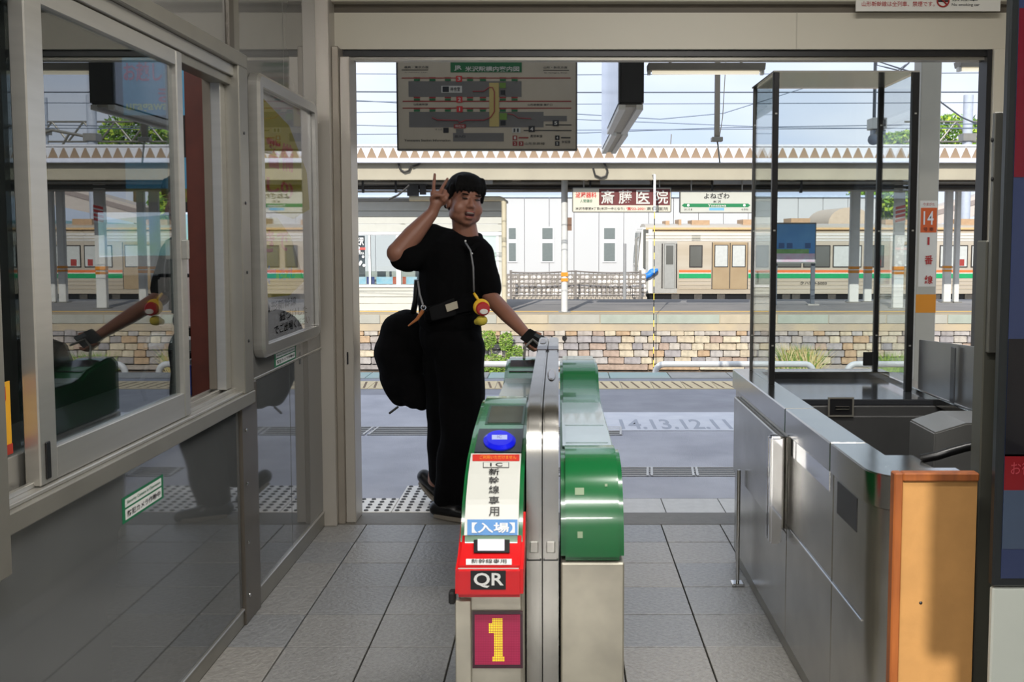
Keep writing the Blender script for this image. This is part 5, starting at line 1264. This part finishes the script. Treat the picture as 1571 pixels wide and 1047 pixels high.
# face details
def fpart(n, m, prims, seg=12):
    b = bmesh.new()
    for c, r in prims: ell(b, HP(*c), r, HR, seg)
    return finish(n, b, m, man, True)
lip = M('lip', (150, 84, 76), .45, var=0); mouthm = M('mouth_dark', (60, 20, 22), .6, var=0)
fpart('mouth', mouthm, [((.0, -.0905, -.061), (.024, .010, .011))]); fpart('teeth', M('teeth', (140, 130, 120), .5), [((.0, -.0955, -.0555), (.018, .006, .0045))])
fpart('lips', lip, [((0, -.093, -.0495), (.025, .006, .0035)), ((0, -.091, -.0735), (.021, .007, .0045))])
for s_ in (-1, 1):
    fpart('eye', ink, [((s_ * .031, -.0895, .0085), (.015, .007, .0036))]); fpart('eyebrow', hair, [((s_ * .032, -.0925, .0275), (.017, .005, .0035))])
# hair: a cap with a fringe of locks
bm = bmesh.new()
hell(bm, (0, .022, .060), (.087, .101, .083)); hell(bm, (0, .050, .010), (.080, .075, .078)); hell(bm, (0, -.02, .085), (.070, .075, .050))
for s_ in (-1, 1): cap(bm, HP(s_ * .074, -.025, .06), HP(s_ * .080, -.012, .008), .016, .008); cap(bm, HP(s_ * .072, .02, .05), HP(s_ * .076, .035, -.03), .022, .012)
for k in range(9):
    x = -.066 + .0165 * k; e = .034 + .010 * ((k * 7) % 3) / 2 + .006 * abs(k - 4) * -.4
    cap(bm, HP(x * .8, -.055, .100), HP(x * .98, -.082 + .25 * x * x / .066, .068), .018, .014); cap(bm, HP(x * .98, -.082 + .25 * x * x / .066, .068), HP(x * 1.02 + .004, -.086 + 4.0 * x * x, e + .006), .013, .005)
blob('hair', hair, man, bm, .0045, 2)
# polo shirt
def wrinkle(a, f): return lambda co: a * noise.noise(co * f)
bm = bmesh.new()
cap(bm, G(668, 372, PY), G(728, 386, PY), .085, .080); ell(bm, G(693, 415, PY), (.165, .135, .19)); ell(bm, G(690, 462, PY + .01), (.168, .142, .16)); ell(bm, G(692, 492, PY + .01), (.170, .145, .085))
cap(bm, G(662, 370, PY), ER + V((.045, .03, -.02)), .088, .078); cap(bm, G(640, 398, PY - .08), G(618, 396, PY - .15), .062, .064)
cap(bm, G(736, 392, PY), G(751, 444, PY - .035), .074, .062); cap(bm, G(751, 444, PY - .035), G(752, 450, PY - .04), .060, .052); cap(bm, G(690, 400, PY), G(690, 478, PY + .01), .155, .162); cap(bm, NB + V((-.04, .03, -.045)), NB + V((.03, .02, -.06)), .072, .066)
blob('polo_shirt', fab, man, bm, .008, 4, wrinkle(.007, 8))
bm = bmesh.new()
for pts in ((G(736, 362, PY + .05), G(716, 355, PY + .085), G(696, 354, PY + .05), G(693, 358, PY - .01), G(700, 369, PY - .065), G(713, 382, PY - .10)), (G(736, 362, PY + .05), G(738, 368, PY - .01), G(733, 376, PY - .06), G(722, 384, PY - .10))):
    for p_, q_ in zip(pts, pts[1:]): cap(bm, p_, q_, .015, .015)
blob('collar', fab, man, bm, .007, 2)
bm = bmesh.new(); tadd(bm, [G(716, 380, PY - .125), G(721, 388, PY - .138), G(724, 400, PY - .146)], [.010, .009, .006], 8)
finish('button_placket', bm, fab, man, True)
for (u, v) in ((714, 370), (724, 389)): bm = bmesh.new(); ell(bm, G(u, v, PY - .152), (.005, .004, .005), seg=8); finish('shirt_button', bm, white, man)
# trousers
bm = bmesh.new()
ell(bm, G(691, 515, PY + .02), (.168, .140, .15)); cap(bm, G(706, 535, PY - .02), G(708, 650, PY - .04), .130, .108); cap(bm, G(708, 650, PY - .04), G(692, 772, PY - .0), .108, .088)
cap(bm, G(686, 535, PY + .06), G(683, 640, PY + .09), .128, .100); cap(bm, G(683, 640, PY + .09), G(676, 728, PY + .14), .098, .072)
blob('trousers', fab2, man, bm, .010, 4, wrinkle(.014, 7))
# shoes
def shoe(heel, toe, up):
    d = (toe - heel).normalized(); b = bmesh.new(); cap(b, heel + up * .045, heel + d * .10 + up * .045, .040, .040); cap(b, heel + d * .08 + up * .04, toe + up * .028, .038, .030)
    o = blob('shoe', black, man, b, .007, 3); b2 = bmesh.new(); side = d.cross(up).normalized()
    pts = []
    for s0, w in ((0, .03), (.25, .040), (.6, .046), (.85, .044), (1.0, .022)): pts.append((heel.lerp(toe, s0), w))
    L_ = [p + side * w for p, w in pts] + [p - side * w for p, w in pts[::-1]]
    A = [b2.verts.new(p + up * .004) for p in L_]; B = [b2.verts.new(p + up * .022) for p in L_]
    b2.faces.new(A[::-1]); b2.faces.new(B)
    for i in range(len(A)): b2.faces.new((A[i], A[(i + 1) % len(A)], B[(i + 1) % len(A)], B[i]))
    bmesh.ops.recalc_face_normals(b2, faces=b2.faces)
    sm = finish('shoe_sole', b2, M('sole_pale', (120, 112, 100), .7), None); wl0 = sm.location.copy(); sm.parent = o; sm.location = wl0 - wloc(o)
hp0 = G(686, 790, PY); shoe(V((hp0.x - .05, PY - .02, 0)), V((hp0.x + .15, PY - .12, 0)), V((0, 0, 1)))
h2 = G(647, 742, PY + .30); t2 = G(676, 766, PY + .22); t2.z = max(t2.z, .0)
dd_ = (t2 - h2).normalized(); up_ = (V((0, 0, 1)) - dd_ * dd_.z).normalized(); shoe(h2, V((t2.x, t2.y, .004)), up_)
tube('wristband', black, man, [WR + V((-.03, -.012, .004)), WR + V((0, -.034, -.006)), WR + V((.03, -.012, -.012))], .006, 8) if False else None
# backpack / shoulder bag
bm = bmesh.new()
ell(bm, G(618, 535, PY + .16), (.135, .13, .20)); ell(bm, G(622, 505, PY + .15), (.12, .12, .10)); ell(bm, G(602, 545, PY + .16), (.088, .12, .17)); cap(bm, G(620, 580, PY + .15), G(632, 606, PY + .13), .100, .072); cap(bm, G(598, 575, PY + .16), G(612, 612, PY + .15), .06, .05); ell(bm, G(645, 520, PY + .12), (.08, .10, .14)); cap(bm, G(645, 590, PY + .12), G(648, 618, PY + .12), .05, .04)
bag = thing('shoulder_bag', 'large slouchy black bag hanging behind the hip of the man in black', 'bag', G(618, 600, PY + .16))
blob('bag_body', M('bag_black', (8, 8, 9), 1, ior=1.2, var=.1, bump=.2, bscale=30), bag, bm, .010, 5, wrinkle(.02, 8))
bm = bmesh.new(); tadd(bm, [G(640, 430, PY + .10), G(638, 460, PY + .12), G(632, 490, PY + .14)], [.016, .016, .016], 8); finish('bag_strap', bm, black, bag, True)
bm = bmesh.new(); cap(bm, G(610, 625, PY + .12), G(598, 634, PY + .10), .006, .006); finish('zip_pull', bm, black, bag, True)
# waist pouch with metal label
po = thing('waist_pouch', 'black crossbody pouch with a small silver label worn at the waist', 'pouch', G(690, 490, PY - .17))
yq = PY - .185
hexa('pouch_body', M('pouch_black', (7, 7, 9), .9, ior=1.2, var=.1), po, [G(652, 497, yq + .01), G(732, 480, yq + .05), G(728, 447, yq + .05), G(650, 474, yq + .01)], .075, .016)
hexa('pouch_flap', M('pouch_flap', (9, 9, 11), .7, ior=1.25), po, [G(662, 493, yq - .004), G(700, 484, yq + .012), G(697, 457, yq + .012), G(658, 473, yq - .004)], .012, .004)
hexa('metal_label', M('label_silver', (176, 168, 150), .3, .6), po, [G(686, 479, yq - .006), G(703, 473, yq + .004), G(701, 462, yq + .004), G(683, 468, yq - .006)], .006, .001)
tube('pouch_strap', M('strap_grey', (120, 120, 122), .4), po, [G(641, 432, PY - .10), G(644, 452, PY - .15), G(650, 472, PY - .17)], .005, 6)
tube('strap_ring', chrome, po, [G(650, 472, PY - .19) + V((.012 * cos(q), 0, .012 * sin(q))) for q in [pi / 4 * k for k in range(9)]], .003, 6)
bm = bmesh.new(); cap(bm, G(648, 478, PY - .17), G(640, 490, PY - .16), .010, .008); cap(bm, G(640, 490, PY - .16), G(627, 500, PY - .14), .008, .004); finish('orange_charm', bm, M('charm_orange', (180, 110, 60), .6), po, True)
bm = bmesh.new(); tadd(bm, [G(714, 372, PY - .13), G(722, 385, PY - .165), G(726, 410, PY - .175), G(727, 448, PY - .175)], [.0045] * 4, 6); finish('pouch_strap', bm, MATS['strap_grey'], po, True)
# plain round charm and soft toy-like pouch, left generic
kc = thing('round_charm', 'round plain red and cream key charm with yellow rim hanging from the pouch', 'charm', G(742, 476, PY - .22))
cq_ = G(741, 474, PY - .215); disc('charm_rim', M('charm_yellow', (226, 180, 40), .5), kc, cq_ + V((-.008, .01, .008)), V((.040, 0, 0)), V((0, 0, .040)), V((0, -1, 0)), .014, 24)
rimc = disc('charm_face', M('charm_red', (176, 34, 36), .35), kc, cq_ + V((0, -.006, 0)), V((.034, .0, .0)), V((0, 0, .034)), V((.1, -1, 0)).normalized(), .014, 24)
disc('charm_center', M('charm_cream', (220, 214, 206), .4), rimc, cq_ + V((.006, -.020, -.012)), V((.020, 0, 0)), V((0, 0, .013)), V((0, -1, 0)), .004, 18)
bm = bmesh.new(); tadd(bm, [G(727, 450, PY - .2), G(731, 456, PY - .205), G(735, 463, PY - .21)], [.006, .008, .006], 8); finish('charm_cord', bm, MATS['charm_yellow'], kc, True)
bm = bmesh.new(); ell(bm, G(739, 492, PY - .20), (.030, .022, .026)); ell(bm, G(731, 494, PY - .19), (.014, .014, .016)); blob('soft_tag', M('tag_yellow', (196, 176, 60), .7), kc, bm, .006, 2)
# phone
ph = thing('phone', 'black phone in a case held over the end of the gate', 'phone', G(812, 530, ly - .06))
pa, pb_, pc2, pd = G(797, 520, ly - .045), G(822, 536, ly - .075), G(837, 518, ly - .085), G(812, 504, ly - .055)
hexa('phone_body', M('phone_black', (16, 16, 18), .3), ph, [pa, pb_, pc2, pd], .010, .003)
mid = sub([pa, pb_, pc2, pd], .45, .95, .72, .95, .002); hexa('camera_plate', M('phone_grey', (70, 76, 80), .3), ph, mid, .002, .0005)

# ---------------------------------------------------------------- vegetation
def leafy(name, lab, cat, cx, cy, cz, rx, ry, rz, n, size, cols, trunk=True, base=-1.3, par=None):
    t = thing(name, lab, cat, (cx, cy, base)) if par is None else par
    bms = [bmesh.new() for _ in cols]
    for k in range(n):
        d = V((random.gauss(0, 1), random.gauss(0, 1), random.gauss(0, 1))).normalized() * random.uniform(.55, 1) ** .5
        f = 1 + .28 * noise.noise(d * 2.3 + V((cx, cy, 0)))
        p = V((cx + d.x * rx * f, cy + d.y * ry * f, cz + d.z * rz * f)); B_ = bms[random.randrange(len(cols))]
        a = V((random.uniform(-1, 1), random.uniform(-1, 1), random.uniform(-1, 1))).normalized() * size; c_ = a.orthogonal().normalized() * size * .5
        B_.faces.new([B_.verts.new(q) for q in (p - a, p + c_, p + a, p - c_)])
    for B_, m in zip(bms, cols): o = finish('foliage', B_, m, t); o['kind'] = 'stuff'
    if trunk: tube('trunk', M('bark', (84, 70, 56), .9), t, [(cx, cy, base), (cx, cy, cz)], [rx * .09, rx * .05], 8)
    return t
lg = [M('leaf_lime', (168, 190, 60), .6), M('leaf_mid', (120, 160, 50), .6), M('leaf_deep', (84, 120, 44), .6)]
def tree(u, v, Y, r, rz, lab): p = at(u, v, Y); leafy('tree', lab, 'tree', p.x, Y, p.z, r, r, rz, 2600, .22, lg)
tree(1458, 216, 70, 2.6, 1.7, 'bright green tree above the canopy right of the cream column')
tree(1385, 222, 78, 1.9, 1.0, 'low green treetop just left of the cream column')
tree(1350, 318, 60, 2.4, 1.4, 'green tree between the two slim columns behind the train')
tree(1400, 322, 64, 1.3, 1.3, 'green tree behind the hatched column')
wd2 = [M('weed_light', (150, 176, 76), .6), M('weed_mid', (104, 140, 50), .6)]
p = at(752, 560, 17.4)
bush = thing('weed_bush', 'loose green weeds growing up the stone wall between the man and the gate', 'bush', (p.x, 17.4, -1.3))
for (u, v, r, rz) in ((748, 522, .13, .14), (776, 525, .10, .14), (790, 543, .12, .12), (752, 558, .22, .14), (775, 562, .24, .12), (742, 575, .3, .2)):
    q_ = at(u, v, 17.55); leafy('', '', '', q_.x, 17.6, q_.z, r * 1.25, .1, rz * 1.25, 650, .021, wd2, False, par=bush)
tube('stem', M('weed_stem', (120, 130, 70), .7), bush, [(p.x, 17.5, -1.3), (p.x + .05, 17.6, -.9), (p.x - .03, 17.6, -.4)], .012, 6)
tube('stem', MATS['weed_stem'], bush, [(p.x + .2, 17.5, -1.3), (p.x + .25, 17.6, -.9), (p.x + .3, 17.6, -.45)], .012, 6)
def tuft(name, lab, u, v0, Y, w, h, n, cols):
    p = at(u, v0, Y); t = thing(name, lab, 'grass', (p.x, Y, -1.3)); bms = [bmesh.new() for _ in cols]
    base = -1.28
    for k in range(n):
        B_ = bms[random.randrange(len(cols))]; a = random.gauss(0, .4); hh = (p.z - base) * random.uniform(.6, 1.0)
        bx = p.x + random.uniform(-w, w) * .5; by = Y + random.uniform(-.12, .12)
        tipx = bx + a * w; s_ = .012
        m1 = V((bx + (tipx - bx) * .35, by, base + hh * .6)); m2 = V((tipx, by, base + hh))
        v1 = [B_.verts.new(q) for q in ((bx - s_, by, base), (bx + s_, by, base), m1 + V((s_ * .8, 0, 0)), m1 - V((s_ * .8, 0, 0)))]
        B_.faces.new(v1); B_.faces.new((v1[3], v1[2], B_.verts.new(m2)))
    for B_, m in zip(bms, cols): o = finish('blades', B_, m, t); o['kind'] = 'stuff'
tuft('grass_tuft', 'straw and green grass tuft at the stone wall behind the screen box', 1224, 524, 17.3, .55, .6, 420, [M('straw', (190, 170, 110), .7), wd2[1], M('straw_pale', (206, 190, 140), .7)])
tuft('grass_tuft', 'green grass tuft behind the right black post of the screen box', 1372, 536, 17.3, .5, .5, 300, wd2)
# ---------------------------------------------------------------- overhead wires and masts
wm = M('wire', (96, 108, 124), .6, var=0); wm2 = M('wire_dark', (66, 74, 86), .6, var=0)
def wire(pts, Y, lab, r=.010, m=wm):
    tag(tube('overhead_wire', m, None, [at(u, v, Y) for u, v in pts], r, 6), lab, 'wire', 'overhead wires above the tracks')
WL_ = ['topmost thin overhead wire crossing the sky', 'darkest overhead wire crossing the sky below the topmost one', 'thin overhead wire dipping slightly, third from the top of the sky', 'thin overhead wire lowest in the sky over the left part of the canopy',
       'overhead wire slanting down from the left behind the station map', 'nearly level overhead wire behind the bottom half of the station map', 'overhead wire rising to the right just above the far canopy']
for k, (va, vm, vb) in enumerate(((112, 115, 110), (140, 142, 141), (152, 160, 156), (186, 200, 194))):
    wire([(300, va), (857, vm), (1900, vb)], 14.2 + .3 * k, WL_[k], .009 if k == 1 else .006, wm2 if k == 1 else wm)
wire([(300, 144), (560, 155), (900, 176), (1013, 183), (1110, 174), (1250, 130)], 13.6, WL_[4], .006)
wire([(300, 176), (600, 172), (1200, 196), (1900, 200)], 15.5, WL_[5], .006); wire([(300, 208), (900, 204), (1110, 196), (1900, 184)], 13.2, WL_[6], .006)
mm = M('mast_concrete', (176, 184, 196), .6)
def mast(u, v, Y, h0, lab, lattice=False):
    p = at(u, v, Y); t = thing('catenary_mast', lab, 'mast', (p.x, Y, -1.3))
    tube('mast_pole', mm, t, [(p.x, Y, -1.3), (p.x, Y, p.z)], .19, 12)
    za = p.z - 1.7
    tube('mast_arm', alud, t, [(p.x, Y, za), (p.x + 1.6, Y, za + .3), (p.x + 3, Y, za - .1)], .06, 8)
    tube('mast_stay', alud, t, [(p.x + .9, Y, za + .2), (p.x + 1.8, Y, za - 1.2), (p.x + 3, Y, za - .1)], .05, 8)
    box('mast_clamp', alud, t, p.x - .26, p.x + .26, Y - .26, Y + .26, za - .15, za + .15)
    if lattice:
        for k in range(8): tube('lattice_bar', alud, t, [(p.x - 6 + k * .8, Y, za + (.5 if k % 2 else -.5)), (p.x - 6 + (k + 1) * .8, Y, za + (-.5 if k % 2 else .5))], .05, 6)
        for dz_ in (-.5, .5): tube('lattice_rail', alud, t, [(p.x - 6.2, Y, za + dz_), (p.x + .2, Y, za + dz_)], .05, 6)
mast(1486, 146, 40, 0, 'grey concrete mast with bracket arms at the right above the canopy')
u_ = CX + 24.0 / 50 * F
mast(u_, 150, 50, 0, 'concrete mast with lattice beam seen only as a reflection in the office window', True)
tag(tube('roof_rod', alud, None, [at(1029, 222, 19), at(1030, 206, 19)], .012, 6), 'thin upright rod on the far canopy roof', 'rod')
# footbridge on the right beyond the columns
t = thing('footbridge', 'pale sloping footbridge beyond the columns at the right', 'bridge', (24, 62, -1.3))
a = at(1436, 345, 60); b_ = at(1640, 300, 60); c_ = at(1640, 262, 60); d_ = at(1436, 318, 60)
hexa('bridge_side', M('bridge_pale', (196, 186, 176), .6, var=.04), t, [a, b_, c_, d_], 2.2)
hexa('bridge_roof', M('bridge_roof', (150, 138, 132), .6), t, [d_ + V((0, -.05, -.5)), c_ + V((0, -.05, -.5)), c_ + V((0, -.05, -.2)), d_ + V((0, -.05, -.2))], .05)
for u in (1500, 1600): box('bridge_leg', mm, t, X(u, 61), X(u + 8, 61), 61, 61.5, -1.3, at(0, 330, 61).z)
# hills behind everything
bm = bmesh.new(); n = 40
A = []
for i in range(n + 1):
    x = -90 + 200 * i / n; A.append((x, 1.5 + 4.2 * (noise.noise(V((x * .03, 3, 0))) * .5 + .5)))
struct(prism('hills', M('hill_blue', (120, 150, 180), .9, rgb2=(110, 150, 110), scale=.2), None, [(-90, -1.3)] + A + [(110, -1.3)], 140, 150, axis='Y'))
